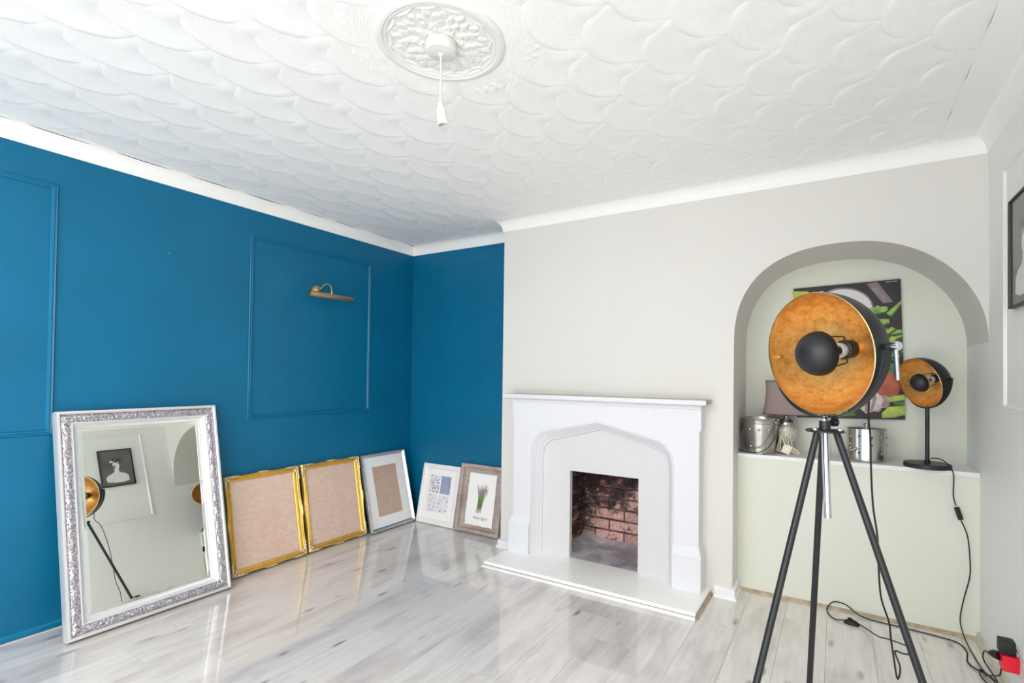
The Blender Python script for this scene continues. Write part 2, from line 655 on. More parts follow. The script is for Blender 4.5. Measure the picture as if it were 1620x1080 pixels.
def fans():
    """overlapping comb-swept plaster fans, laid like fish scales, each its own dished shell with a raised rim"""
    vs, fs, uvs = [], [], []
    R_ = 0.168
    rows = []
    dx, dy = 0.1433, 0.3235
    r = 0
    # lattice node (cusp) phase from the photograph
    nx, ny = 1.255, -2.512
    for i in range(-12, 22):
        xc = nx + dx * i
        for j in range(-10, 10):
            yc = ny + dy * 0.5 + dy * j + (dy * 0.5 if i % 2 else 0) + 0.0285 * i * 0
            rows.append((xc, yc))
    for (xc, yc) in rows:
        if xc < 0.0 or xc > 3.80 or yc > 0.1 or yc < -5.2:
            continue
        jx, jy = random.uniform(-.004, .004), random.uniform(-.006, .006)
        xc += jx
        yc += jy
        na = 28
        rads = [0.2, 0.4, 0.58, 0.72, 0.82, 0.89, 0.94, 0.975, 1.0]
        nr = len(rads)
        tw = random.uniform(-0.012, 0.012)
        sl = random.uniform(0.036, 0.048)

        def H(x, y, rr):
            d = -sl * x + tw * y
            d += 0.0125 * 0.85 * math.exp(-(((x - 0.060) / 0.066) ** 2 + ((y + 0.004) / 0.056) ** 2))
            u = rr / R_
            d += 0.0050 * u ** 4
            if u > 0.86:
                d -= 0.0062 * ((u - 0.86) / 0.14) ** 1.8
            return d
        base = len(vs)
        ok = True
        pts = [(0.0, 0.0)]
        for q in range(1, nr + 1):
            for a in range(na):
                t = 2 * PI * a / na
                pts.append((R_ * rads[q - 1], t))
        for rr, t in pts:
            lx, ly = rr * math.cos(t), rr * math.sin(t)
            x = min(max(xc + lx, 0.06), 3.672)
            y = min(yc + ly, -0.05)
            if x > X1 - 0.06:
                y = min(y, -D - 0.05)
            vs.append((x, y, HC - 0.0155 - H(lx, ly, rr)))
            uvs.append((rr, t))
        for a in range(na):
            fs.append((base, base + 1 + a, base + 1 + (a + 1) % na))
        for q in range(nr - 1):
            for a in range(na):
                b0 = base + 1 + q * na
                fs.append((b0 + a, b0 + na + a, b0 + na + (a + 1) % na, b0 + (a + 1) % na))
        # rim wall so that the raised lip has thickness
        rb = base + 1 + (nr - 1) * na
        k = len(vs)
        for a in range(na):
            v = vs[rb + a]
            vs.append((v[0], v[1], HC + 0.002))
            uvs.append((R_ + 0.01, 0))
        for a in range(na):
            fs.append((rb + a, k + a, k + (a + 1) % na, rb + (a + 1) % na))
    me = bpy.data.meshes.new('combed_plaster_fans')
    me.from_pydata(vs, [], fs)
    uvl = me.uv_layers.new(name='UVMap')
    for lp in me.loops:
        uvl.data[lp.index].uv = uvs[lp.vertex_index]
    me.materials.append(M['artex'])
    me.polygons.foreach_set('use_smooth', [True] * len(me.polygons))
    me.set_sharp_from_angle(angle=math.radians(65))
    o = bpy.data.objects.new('combed_plaster_fans', me)
    COL.objects.link(o)
    o.parent = ceiling
    o['kind'] = 'stuff'
    # feathered comb ring round the rose
    vs, fs = [], []
    na, nr = 900, 42
    for q in range(nr + 1):
        rr = 0.20 + 0.135 * q / nr
        for a in range(na):
            t = 2 * PI * a / na
            wave = math.sin(t * 44 + 2.2 * math.sin(q * 1.3))
            edge = min(1, (nr - q) / 6.0)
            r2 = rr + 0.009 * math.sin(t * 44) * q / nr
            z = HC - 0.0155 - edge * (0.0062 + 0.0011 * math.sin(rr * 2 * PI / 0.0095 + 2.2 * math.sin(t * 44)) + 0.0004 * wave)
            vs.append((RC.x + r2 * math.cos(t), RC.y + r2 * math.sin(t), z))
    for q in range(nr):
        for a in range(na):
            fs.append((q * na + a, q * na + (a + 1) % na, (q + 1) * na + (a + 1) % na, (q + 1) * na + a))
    b = MB()
    b.add(vs, fs)
    o = b.build('feathered_plaster_ring', 'ceiling', ceiling, 60)


fans()
# smooth plaster band along the right wall
mb = MB()
mb.box((3.672, YF, HC - 0.022), (XR, -D, HC + 0.001))
mb.build('plaster_margin', 'ceiling', ceiling)

# ---- floor: sub-floor and individual planks
mb = MB()
mb.box((-0.1, YF - 0.1, -0.06), (XR + 0.1, 0.45, -0.0095))
floor = struct(mb.build('floor', plain('dark_gap', (120, 112, 106), 0.7)))
PW, PL = 0.1931, 1.285
col_i = 0
x = -0.06
while x < XR:
    x0, x1 = max(x, 0.0), min(x + PW, XR)
    ystart = 0.35 - (col_i * 0.437 + 0.11 * (col_i % 3)) % PL + PL
    y = ystart
    while y > YF:
        y1, y0 = min(y, 0.0), max(y - PL, YF)
        if x1 > NX:
            y1 = min(y, YP + 0.01)
        elif x0 > X1:
            y1 = min(y, -D)
        if y1 - y0 > 0.02 and x1 - x0 > 0.01:
            b = MB()
            g = 0.00045
            b.box((x0 + g, y0 + g, -0.009), (x1 - g, y1 - g, 0.0), bev=0.0007)
            b.build('plank', 'floor', floor)
        y -= PL
    x += PW
    col_i += 1

# ---- walls
mb = MB()
mb.box((-0.12, YF - 0.12, -0.06), (0, 0.12, HC + 0.05))
wall_left = struct(mb.build('wall_left', 'blue'))
tag(wall_left, 'teal blue painted wall with raised panel mouldings')
mb = MB()
mb.box((0, 0, -0.06), (X1 + 0.05, 0.12, HC + 0.05))
wb = struct(mb.build('wall_back', 'blue'))
tag(wb, 'short teal blue wall in the alcove left of the fireplace')
mb = MB()
mb.box((XR, YF - 0.12, -0.06), (XR + 0.12, 0.4, HC + 0.05))
struct(mb.build('wall_right', 'wall_grey'))
# wall behind the camera with a window opening
mb = MB()
x0, x1, z0, z1 = WIN
mb.box((-0.12, YF - 0.12, -0.06), (x0, YF, HC + 0.05))
mb.box((x1, YF - 0.12, -0.06), (XR + 0.12, YF, HC + 0.05))
mb.box((x0, YF - 0.12, -0.06), (x1, YF, z0))
mb.box((x0, YF - 0.12, z1), (x1, YF, HC + 0.05))
struct(mb.build('wall_front', 'wall_white'))
mb = MB()
for xx in (x0, x0 + 0.93, x0 + 1.87, x1 - 0.05):
    mb.box((xx, YF - 0.09, z0), (xx + 0.05, YF - 0.04, z1))
mb.box((x0, YF - 0.09, z0), (x1, YF - 0.04, z0 + 0.05))
mb.box((x0, YF - 0.09, z1 - 0.05), (x1, YF - 0.04, z1))
win = struct(mb.build('window_1', 'gloss_white'))
mb = MB()
mb.box((x0 - 0.05, YF - 0.10, z0 - 0.03), (x1 + 0.05, YF + 0.12, z0))
mb.build('window_sill', 'gloss_white', win)

# ---- chimney breast wall with fire opening and arched niche
AC, AA, AB, AZ = 3.30975, 0.55275, 0.53, 1.43


def arch_z(x):
    u = min(1, abs(x - AC) / AA)
    n = 2.5 if x < AC else 2.05
    return AZ + AB * max(0.0, 1 - u ** n) ** (1 / n)


mb = MB()
yb = YN + 0.1
TOP = HC + 0.05
mb.box((X1, -D, -0.06), (1.60, 0.12, TOP))
mb.box((1.60, -D, -0.06), (FX0, -D + 0.02, TOP))
mb.box((FX0, -D, FZ + 0.1), (FX1, -D + 0.02, TOP))
mb.box((FX1, -D, -0.06), (2.34, -D + 0.02, TOP))
mb.box((2.34, -D, -0.06), (NX, yb, TOP))
NA = 64
xs = [NX + (XR - NX) * (0.5 - 0.5 * math.cos(PI * k / NA)) for k in range(NA + 1)]
tag(struct(mb.build('wall_chimney_breast', 'wall_white')), 'off-white chimney breast wall with the fireplace')
mb = MB()
vs, fs = [], []
for xx in xs:
    z = arch_z(xx)
    vs += [(xx, -D, z), (xx, -D, TOP), (xx, YN, z)]
for k in range(NA):
    a, c = 3 * k, 3 * (k + 1)
    fs += [(a, c, c + 1, a + 1), (a, a + 2, c + 2, c)]
mb.add(vs, fs)
breast = struct(mb.build('wall_arch', 'wall_white', smooth=40))
tag(breast, 'off-white wall arching over the niche')
mb = MB()
mb.box((NX - 0.02, YN, -0.06), (XR + 0.05, YN + 0.1, TOP))
struct(mb.build('wall_niche', 'niche'))
# boxed-in lower panel of the niche and its shelf
mb = MB()
mb.box((NX, YP + 0.006, 0.0), (XR, YP + 0.03, ZS - 0.022))
pan = struct(mb.build('trim_1', 'niche'), 'pale cream boxed-in panel below the niche shelf')
mb = MB()
mb.box((NX, YP, ZS - 0.022), (XR - 0.001, YN, ZS), bev=0.002)
struct(mb.build('trim_2', 'gloss_white'), 'white painted shelf board in the arched niche')
mb = MB()
sweep(mb, [(NX, YP + 0.006), (XR, YP + 0.006)], [(0, 0), (0.014, 0), (0.013, 0.008), (0.008, 0.013), (0, 0.016)])
struct(mb.build('trim_3', 'rawwood', smooth=50), 'bare brown beading at the foot of the niche panel')

# ---- cornice
cp = [(0.0, 0.0), (0.006, 0.0), (0.009, 0.006)]
for k in range(9):
    a = PI / 2 * k / 8
    cp.append((0.009 + 0.073 * (1 - math.cos(a)), 0.008 + 0.070 * math.sin(a)))
cp += [(0.088, 0.080), (0.094, 0.082), (0.096, 0.088), (0.094, 0.096), (0.0, 0.096)]
cp = [(d, 2.2995 + z) for d, z in cp]
mb = MB()
sweep(mb, [(0, YF), (0, 0), (X1, 0), (X1, -D), (XR, -D), (XR, YF)], cp)
struct(mb.build('trim_4', 'cornice', smooth=35), 'white coved plaster cornice round the ceiling')

# ---- skirtings
mb = MB()
sk = [(0, 0.004), (0.015, 0.004), (0.015, 0.012), (0.012, 0.024), (0.006, 0.032), (0, 0.036)]
sweep(mb, [(0, YF), (0, 0), (X1, 0)], sk)
struct(mb.build('baseboard_left', 'blue_trim', smooth=50))
mb = MB()
sweep(mb, [(0, YF), (0, 0), (X1, 0)], [(0, 0), (0.017, 0), (0.017, 0.005), (0, 0.005)])
struct(mb.build('trim_5', 'filler'), 'pale filler line under the blue skirting')
skw = [(0, 0.0), (0.027, 0.0), (0.026, 0.007), (0.020, 0.013), (0.016, 0.016), (0.016, 0.046), (0.013, 0.055), (0.006, 0.060), (0, 0.060)]
mb = MB()
sweep(mb, [(X1, 0), (X1, -D), (1.31, -D)], skw)
struct(mb.build('baseboard_breast', 'gloss_white', smooth=50))
mb = MB()
sweep(mb, [(2.66, -D), (NX, -D), (NX, YP)], skw)
struct(mb.build('baseboard_niche', 'gloss_white', smooth=50))
mb = MB()
sweep(mb, [(XR, YP + 0.006), (XR, YF)], [(0, 0.0), (0.024, 0.0), (0.023, 0.008), (0.016, 0.018), (0.013, 0.022), (0.013, 0.032), (0.009, 0.040), (0, 0.043)])
struct(mb.build('baseboard_right', plain('worn_cream_skirting', (204, 196, 180), 0.5, var=0.14, vscale=18), smooth=50))


# ---- wall panel mouldings
def rect_frame(mb, w, h, prof, m=None, T=None, nseg=1, wave=None):
    """mitred moulding round a w x h rectangle (centre at origin, +z out). prof: (inset, height)"""
    cs = [(-w / 2, -h / 2), (w / 2, -h / 2), (w / 2, h / 2), (-w / 2, h / 2)]
    ins = [(1, 1), (-1, 1), (-1, -1), (1, -1)]
    outs = [(0, -1), (1, 0), (0, 1), (-1, 0)]
    vs = []
    n = 4 * nseg
    for k in range(4):
        for q in range(nseg):
            f = q / nseg
            for t, z in prof:
                a = Vector((cs[k][0] + ins[k][0] * t, cs[k][1] + ins[k][1] * t))
                j = (k + 1) % 4
                b = Vector((cs[j][0] + ins[j][0] * t, cs[j][1] + ins[j][1] * t))
                p = a.lerp(b, f)
                zz = z
                if wave:
                    o_, z_ = wave(k, f, t)
                    p = p + Vector(outs[k]) * o_
                    zz += z_
                vs.append((p.x, p.y, zz))
    c = len(prof)
    fs = []
    for i in range(n):
        j = (i + 1) % n
        for a in range(c - 1):
            fs.append((i * c + a, j * c + a, j * c + a + 1, i * c + a + 1))
    mb.add(vs, fs, m, T)


LW = lambda y, z, x=0.0: frameT((x, y, z), (0, 1, 0), (0, 0, 1), (1, 0, 0))
RW = lambda y, z, x=XR: frameT((x, y, z), (0, -1, 0), (0, 0, 1), (-1, 0, 0))
pm = [(0, 0), (0, 0.005), (0.004, 0.009), (0.009, 0.007), (0.011, 0.006), (0.014, 0.011), (0.019, 0.010), (0.024, 0.004), (0.026, 0.0)]
n_t = 6
for (ya, yb_, za, zb) in ((-3.60, -2.364, 0.938, 2.147), (-1.440, -0.4645, 0.946, 2.138)):
    mb = MB()
    rect_frame(mb, yb_ - ya, zb - za, pm, T=LW((ya + yb_) / 2, (za + zb) / 2))
    struct(mb.build('trim_%d' % n_t, 'blue_trim', smooth=30), 'blue raised panel moulding on the left wall')
    n_t += 1
mb = MB()
rect_frame(mb, 1.15, 2.14 - 1.131, pm, T=RW(-0.492 - 0.575, (2.14 + 1.131) / 2))
struct(mb.build('trim_%d' % n_t, 'wall_grey', smooth=30), 'pale raised panel moulding on the right wall')
n_t += 1
# faint ridge of an old lining-paper edge on the short blue wall
mb = MB()
mb.box((0.0, -0.0016, 2.163), (X1, 0.0, 2.167), bev=0.0007)
struct(mb.build('trim_%d' % n_t, 'blue_trim'), 'faint painted-over ridge across the short blue wall')
n_t += 1
# small filled fixing plug on the left wall
mb = MB()
mb.lathe([(0.0, 0.003), (0.007, 0.003), (0.012, 0.0015), (0.013, 0.0)], 16, T=LW(-1.885, 1.921))
tag(mb.build('wall_plug', 'blue_trim', smooth=40), 'small painted-over wall plug high on the blue wall between the panels', 'wall plug')

# ------------------------------------------------------------------ fire chamber
fireT = Matrix.Identity(4)
CX0, CX1, CY1, CZ = 1.636, 2.30, 0.18, 0.95
mb = MB()
mb.box((CX0 - 0.10, CY1 + 0.012, -0.05), (CX1 + 0.1, CY1 + 0.12, CZ))
mb.box((CX0 - 0.10, -D + 0.02, -0.05), (CX0 - 0.012, CY1 + 0.1, CZ))
mb.box((CX1 + 0.012, -D + 0.02, -0.05), (CX1 + 0.1, CY1 + 0.1, CZ))
mb.box((CX0 - 0.1, -D + 0.02, CZ - 0.06), (CX1 + 0.1, CY1 + 0.1, CZ))
chamber = struct(mb.build('wall_fire_chamber', 'mortar'), 'sooty brick fire chamber behind the fireplace opening')
mb = MB()
N1, N2 = 22, 16
vs, fs = [], []
for j in range(N2 + 1):
    for i in range(N1 + 1):
        x_ = CX0 - 0.01 + (CX1 - CX0 + 0.02) * i / N1
        y_ = -D + (CY1 + D + 0.01) * j / N2
        edge = max(0, (x_ - CX0 - 0.16) * -1) * 0.25 + max(0, y_ - 0.12) * 0.3
        vs.append((x_, y_, ZH - 0.002 + 0.006 * noise.noise(Vector((x_ * 9, y_ * 9, 0))) * (1 if j > 1 else 0) + edge * (1 if j > 1 else 0)))
for j in range(N2):
    for i in range(N1):
        a = j * (N1 + 1) + i
        fs.append((a, a + 1, a + N1 + 2, a + N1 + 1))
mb.add(vs, fs)
mb.build('fire_floor', 'concrete', chamber, 60)


def brick_mesh(L, Hh, dep):
    b = MB()
    b.box((-L / 2, -dep, -Hh / 2), (L / 2, 0.0, Hh / 2), bev=0.004)
    return b


COURSE = 0.0795
bl, bh = 0.215, 0.0655
for r in range(11):
    zc = 0.048 + COURSE * (r + 0.5) - 0.004
    if zc + bh / 2 > CZ - 0.06:
        break
    off = (1.952 if r % 2 == 0 else 1.838) - bl - 0.0115
    # back wall
    for k in range(-2, 3):
        xa = off + k * (bl + 0.0115)
        xb = xa + bl
        xa, xb = max(xa, CX0), min(xb, CX1)
        if xb - xa < 0.03:
            continue
        b = brick_mesh(xb - xa, bh, 0.014)
        o = b.build('brick', 'brick', chamber)
        o.location = ((xa + xb) / 2, CY1 + 0.014 + random.uniform(-.003, .003), zc)
        o.rotation_euler = (0, random.uniform(-.008, .008), random.uniform(-.01, .01))
    # side walls
    for side in (0, 1):
        ys = -D + 0.04 + (0.1 if r % 2 else 0.0)
        ya = -D + 0.03
        nxt = ys + 0.12
        while ya < CY1 - 0.02:
            ye = min(nxt, CY1 - 0.004)
            if ye - ya > 0.03:
                b = brick_mesh(ye - ya - 0.010, bh, 0.014)
                o = b.build('brick', 'brick', chamber)
                if side == 0:
                    o.location = (CX0 - 0.014 + random.uniform(-.003, .003), (ya + ye) / 2, zc)
                    o.rotation_euler = (0, 0, PI / 2)
                else:
                    o.location = (CX1 + 0.014, (ya + ye) / 2, zc)
                    o.rotation_euler = (0, 0, -PI / 2)
            ya = ye
            nxt = ye + bl + 0.01

# ------------------------------------------------------------------ hearth and surround
hx0, hx1, hy = 1.2835, 2.639, -0.603
hearth = empty('hearth', Matrix.Translation(((hx0 + hx1) / 2, -0.42, 0)), 'low cream marble hearth slab in front of the fireplace', 'hearth')
hi = hearth.matrix_world.inverted()
mb = MB()
mb.box((hx0, hy, 0.017), (hx1, -D, ZH), bev=0.002, T=hi)
mb.build('slab', 'hearth', hearth)
mb = MB()
mb.box((hx0 + 0.004, hy + 0.004, 0.0), (hx1 - 0.004, -D, 0.017), T=hi)
mb.build('base_board', 'rawwood', hearth)
bd = [(0, 0), (0.012, 0), (0.0115, 0.006), (0.008, 0.011), (0.0, 0.014)]
mb = MB()
sweep(mb, [(hx0, -D), (hx0, hy), (hx1, hy)][::1], [(d, z) for d, z in bd])
for i_, v in enumerate(mb.v):
    mb.v[i_] = hi @ v
mb.build('white_beading', 'gloss_white', hearth, 50)
mb = MB()
sweep(mb, [(hx1, hy), (hx1, -D)], bd)
for i_, v in enumerate(mb.v):
    mb.v[i_] = hi @ v
o = mb.build('side_beading', 'rawwood', hearth, 50)
o['label'] = 'bare wood beading'

SC = 1.9585
YS = -0.335
surround = empty('fireplace_surround', Matrix.Translation((SC, -D, ZH)), 'white painted Tudor-arch fireplace surround with mantel shelf on the chimney breast', 'fireplace')
si = surround.matrix_world.inverted()
outer = [(-.490, 0.0), (-.490, .40), (-.490, .715), (-.488, .755), (-.480, .792), (-.465, .825), (-.440, .856), (-.402, .880)]
inner = [(-.438, 0.0), (-.438, .40), (-.438, .650), (-.437, .690), (-.432, .726), (-.422, .758), (-.402, .787), (-.366, .808)]
m_o, m_i = 8, 8
oL = [(x, z + 0.0) for x, z in outer] + [(-.402 + .402 * k / m_o, .880 + (.967 - .880) * k / m_o) for k in range(1, m_o + 1)]
iL = [(x, z) for x, z in inner] + [(-.366 + .366 * k / m_i, .808 + (.904 - .808) * k / m_i) for k in range(1, m_i + 1)]
oF = oL + [(-x, z) for x, z in oL[:-1][::-1]]
iF = iL + [(-x, z) for x, z in iL[:-1][::-1]]
oF = [(x, max(z, ZH)) for x, z in oF]
iF = [(x, max(z, ZH)) for x, z in iF]
# face of the surround with the arch cut out: strips from arch up to frieze top / out to leg side
mb = MB()
ZT = 1.080
legx = 0.632
n = len(oF)
vs, fs = [], []
tops = []
for (x_, z_) in oF:
    # radial target on outer rectangle
    if z_ < 0.70:
        tops.append((math.copysign(legx, x_), z_))
    else:
        tops.append(None)
# corner handling
idx = [k for k, t in enumerate(tops) if t is None]
for k in idx:
    x_, z_ = oF[k]
    if abs(x_) > 0.45:
        f = (z_ - 0.70) / (0.83 - 0.70)
        tops[k] = (math.copysign(legx, x_), 0.70 + (ZT - 0.70) * min(1, f))
    else:
        f = min(1, abs(x_) / 0.45)
        tops[k] = (math.copysign(legx * f ** 1.0, x_) if abs(x_) > 1e-6 else 0.0, ZT)
for k in range(n):
    vs += [(SC + oF[k][0], YS, oF[k][1]), (SC + tops[k][0], YS, tops[k][1])]
for k in range(n - 1):
    fs.append((2 * k, 2 * k + 1, 2 * k + 3, 2 * k + 2))
mb.add(vs, fs, T=si)
# returns (sides) of the body
for sgn in (-1, 1):
    xx = SC + sgn * legx
    mb.add([(xx, YS, ZH), (xx, -D, ZH), (xx, -D, ZT), (xx, YS, ZT)], [(0, 1, 2, 3)], T=si)
mb.add([(SC - legx, YS, ZT), (SC + legx, YS, ZT), (SC + legx, -D, ZT), (SC - legx, -D, ZT)], [(0, 1, 2, 3)], T=si)
mb.build('arched_face', 'surround', surround)
# frieze blocks standing 10 mm proud at the top corners
for sgn in (-1, 1):
    b = MB()
    xa, xb = (SC - 0.6425, SC - legx) if sgn < 0 else (SC + legx, SC + 0.6425)
    b.box((xa, YS - 0.003, 0.955), (xb, -D, ZT), T=si)
    b.prism([(xa, 0.955), (xb, 0.955), (xb, 0.935)] if sgn < 0 else [(xa, 0.955), (xb, 0.955), (xa, 0.935)], 0, 1,
            T=si @ Matrix(((1, 0, 0, 0), (0, 0, (-D - YS), YS), (0, 1, 0, 0), (0, 0, 0, 1))))
    b.build('corner_block', 'surround', surround)
# moulding of the arch
prof = [(0.0, YS), (0.04, YS - 0.007), (0.13, YS - 0.009), (0.22, YS - 0.003), (0.26, YS + 0.006), (0.30, YS + 0.006), (0.42, YS + 0.020),
        (0.62, YS + 0.038), (0.80, YS + 0.050), (0.84, YS + 0.058), (0.92, YS + 0.060), (0.97, YS + 0.066), (1.0, YS + 0.085)]
vs, fs = [], []
c = len(prof)
for k in range(n):
    for t, yy in prof:
        vs.append((SC + oF[k][0] * (1 - t) + (iF[k][0]) * t, yy, oF[k][1] * (1 - t) + iF[k][1] * t))
for k in range(n - 1):
    for a in range(c - 1):
        fs.append((k * c + a, (k + 1) * c + a, (k + 1) * c + a + 1, k * c + a + 1))
mb = MB()
mb.add(vs, fs, T=si)
mb.build('arch_moulding', 'surround', surround, 32)
# plinths
for sgn in (-1, 1):
    b = MB()
    xa, xb = (SC - 0.6515, SC - 0.489) if sgn < 0 else (SC + 0.489, SC + 0.6515)
    b.box((xa, YS - 0.027, ZH), (xb, -D, 0.225), bev=0.002, T=si)
    b.box((xa, YS - 0.024, 0.225), (xb, -D, 0.232), T=si)
    vs = [(xa, YS - 0.022, 0.232), (xb, YS - 0.022, 0.232), (xb, -D, 0.232), (xa, -D, 0.232)]
    xa2, xb2 = (xa + 0.018, xb) if sgn < 0 else (xa, xb - 0.018)
    vs += [(xa2, YS - 0.001, 0.285), (xb2, YS - 0.001, 0.285), (xb2, -D, 0.285), (xa2, -D, 0.285)]
    b.add(vs, [(0, 1, 5, 4), (1, 2, 6, 5), (3, 0, 4, 7), (4, 5, 6, 7)], T=si)
    b.build('plinth', 'surround', surround)
# carved low relief in the spandrels
b = MB()
rs = random.Random(3)
for sgn in (-1, 1):
    for k in range(26):
        u = rs.uniform(0.05, 0.52)
        zlo = 0.985 if u < 0.40 else 0.90
        zz = rs.uniform(max(zlo, 0.99 - 0.24 * max(0, u - 0.12) ** 1.0 + 0.0), 1.045)
        a = rs.uniform(0, PI)
        Lf = rs.uniform(0.018, 0.034)
        T = si @ frameT((SC + sgn * u, YS - 0.0002, zz), (math.cos(a), 0, math.sin(a)), (-math.sin(a), 0, math.cos(a)), (0, -1, 0))
        pv, pf = [(0, 0, 0.0022)], []
        for q in range(10):
            t = 2 * PI * q / 10
            pv.append((Lf * math.cos(t), 0.35 * Lf * math.sin(t) * (1 - 0.5 * math.cos(t)), -0.0005))
        pf = [(0, 1 + q, 1 + (q + 1) % 10) for q in range(10)]
        b.add(pv, pf, T=T)
b.build('carved_relief', 'surround', surround, 70)['kind'] = 'stuff'
# hairline joint
b = MB()
b.tube([(SC + 0.045, YS - 0.0004, 1.075), (SC + 0.043, YS - 0.0004, 1.03), (SC + 0.03, YS - 0.0004, 0.985)], 0.0011, 5, T=si)
b.build('joint_ridge', 'surround', surround)
# mantel shelf
b = MB()
mx0, mx1 = 1.264 - SC, 2.637 - SC
zt = 1.1215 - ZH
ys_ = -0.387 + D
b.box((mx0, ys_, zt - 0.026), (mx1, 0, zt), bev=0.003)
path = [(mx0 + 0.004, 0), (mx0 + 0.004, ys_ + 0.004), (mx1 - 0.004, ys_ + 0.004), (mx1 - 0.004, 0)]
cv = [(-0.004, zt - 0.022)] + [(-0.004 - 0.034 * math.sin(PI / 2 * k / 6), zt - 0.026 - 0.026 * (1 - math.cos(PI / 2 * k / 6)) - 0.002) for k in range(7)] + [(-0.046, zt - 0.056), (-0.07, zt - 0.056)]
sweep(b, path, cv)
b.build('mantel_shelf', 'surround', surround, 35)
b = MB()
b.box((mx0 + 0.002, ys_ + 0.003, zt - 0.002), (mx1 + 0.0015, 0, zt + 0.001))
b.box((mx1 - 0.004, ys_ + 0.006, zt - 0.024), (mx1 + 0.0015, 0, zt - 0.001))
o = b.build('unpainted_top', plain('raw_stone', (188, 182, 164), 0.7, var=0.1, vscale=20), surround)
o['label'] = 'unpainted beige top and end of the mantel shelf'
# flat insert panel with the fire opening
b = MB()
yi = -0.252
T = si
ox = SC - 0.45
xs_ = [SC - 0.455, FX0, FX1, SC + 0.455]
b.box((xs_[0], yi, ZH), (xs_[1], -D - 0.0005, 0.93), T=si)
b.box((xs_[2], yi, ZH), (xs_[3], -D - 0.0005, 0.93), T=si)
b.box((xs_[1], yi, FZ), (xs_[2], -D - 0.0005, 0.93), T=si)
b.build('insert_panel', 'insert', surround)

# ------------------------------------------------------------------ leaning frames on the floor
def lean_left(y0, y1, xf, Hh, t):
    """frame leaning on the left wall; xf = distance of the front bottom edge from the wall"""
    # find tilt so the back top edge touches the wall
    th = math.asin(xf / Hh) if Hh else 0
    for _ in range(20):
        xb = xf - t * math.cos(th)
        th = math.asin(max(0.02, xb - 0.002) / Hh)
    s_, c_ = math.sin(th), math.cos(th)
    X, Y, Z = Vector((0, 1, 0)), Vector((-s_, 0, c_)), Vector((c_, 0, s_))
    org = Vector((xb, (y0 + y1) / 2, 0.001))
    return frameT(org, X, Y, Z)


def lean_back(x0, x1, yf, Hh, t):
    th = math.asin(yf / Hh)
    for _ in range(20):
        yb2 = yf - t * math.cos(th)
        th = math.asin(max(0.02, yb2 - 0.002) / Hh)
    s_, c_ = math.sin(th), math.cos(th)
    X, Y, Z = Vector((1, 0, 0)), Vector((0, s_, c_)), Vector((0, -c_, s_))
    return frameT(Vector(((x0 + x1) / 2, -yb2, 0.001)), X, Y, Z)


def pane(name, w, h, z, mat, parent, cy, th=0.002):
    b = MB()
    b.box((-w / 2, cy - h / 2, z - th), (w / 2, cy + h / 2, z))
    return b.build(name, mat, parent)


# --- large mirror
W_, H_, t_ = 0.714, 1.062, 0.054
T = lean_left(-2.3685, -1.6545, 0.2735, H_, t_)
T = Matrix.Translation(T.to_translation()) @ Matrix.Rotation(math.radians(0.09), 4, 'Z') @ T.to_3x3().to_4x4()
mir = empty('wall_mirror', T, 'large rectangular mirror in carved silver frame leaning on the blue wall', 'mirror')
b = MB()
C0 = Matrix.Translation((0, H_ / 2, 0))
rect_frame(b, W_, H_, [(0.0, 0.0), (0.0, 0.048), (0.003, 0.054), (0.012, 0.055), (0.017, 0.050), (0.018, 0.040)], T=C0)
b.build('outer_edge', 'silver_plain', mir, 30)


def carve(k, f, t):
    L = W_ if k % 2 == 0 else H_
    u = f * L
    v = t - 0.018
    if v < 0.001 or v > 0.036:
        return 0, 0
    env = min(1, v / 0.004, (0.037 - v) / 0.004)
    a = math.sin(u * 2 * PI / 0.030 + 3.0 * math.sin(v * 2 * PI / 0.037))
    c_ = math.cos(v * 2 * PI / 0.0185 + 2.0 * math.sin(u * 2 * PI / 0.045))
    nz = noise.noise(Vector((u * 130, v * 150, k * 7.0)))
    return 0, env * (0.0022 * a * c_ + 0.0026 * nz)


b = MB()
op = [(0.018 + 0.037 * q / 12, 0.042 + 0.006 * math.sin(PI * q / 12)) for q in range(13)]
rect_frame(b, W_, H_, op, T=C0, nseg=230, wave=carve)
b.build('carved_band', 'silver_orn', mir, 80)
b = MB()
rect_frame(b, W_, H_, [(0.055, 0.040), (0.057, 0.046), (0.061, 0.046), (0.063, 0.040), (0.068, 0.032), (0.078, 0.024), (0.086, 0.021), (0.088, 0.014)], T=C0)
b.build('inner_cove', 'silver_cove', mir, 30)
b = MB()
gw, gh = W_ - 0.172, H_ - 0.172
b.box((-gw / 2, H_ / 2 - gh / 2, 0.008), (gw / 2, H_ / 2 + gh / 2, 0.0155))
b.build('mirror_glass', 'mirror', mir)
b = MB()
rect_frame(b, gw, gh, [(0, 0.0156), (0.0, 0.0158), (0.016, 0.0168), (0.0165, 0.0157)], T=C0)
b.build('bevelled_edge', 'mirror', mir)
b = MB()
b.box((-W_ / 2 + 0.004, 0.004, 0.0), (W_ / 2 - 0.004, H_ - 0.004, 0.008))
b.build('backing_board', 'frame_back', mir)


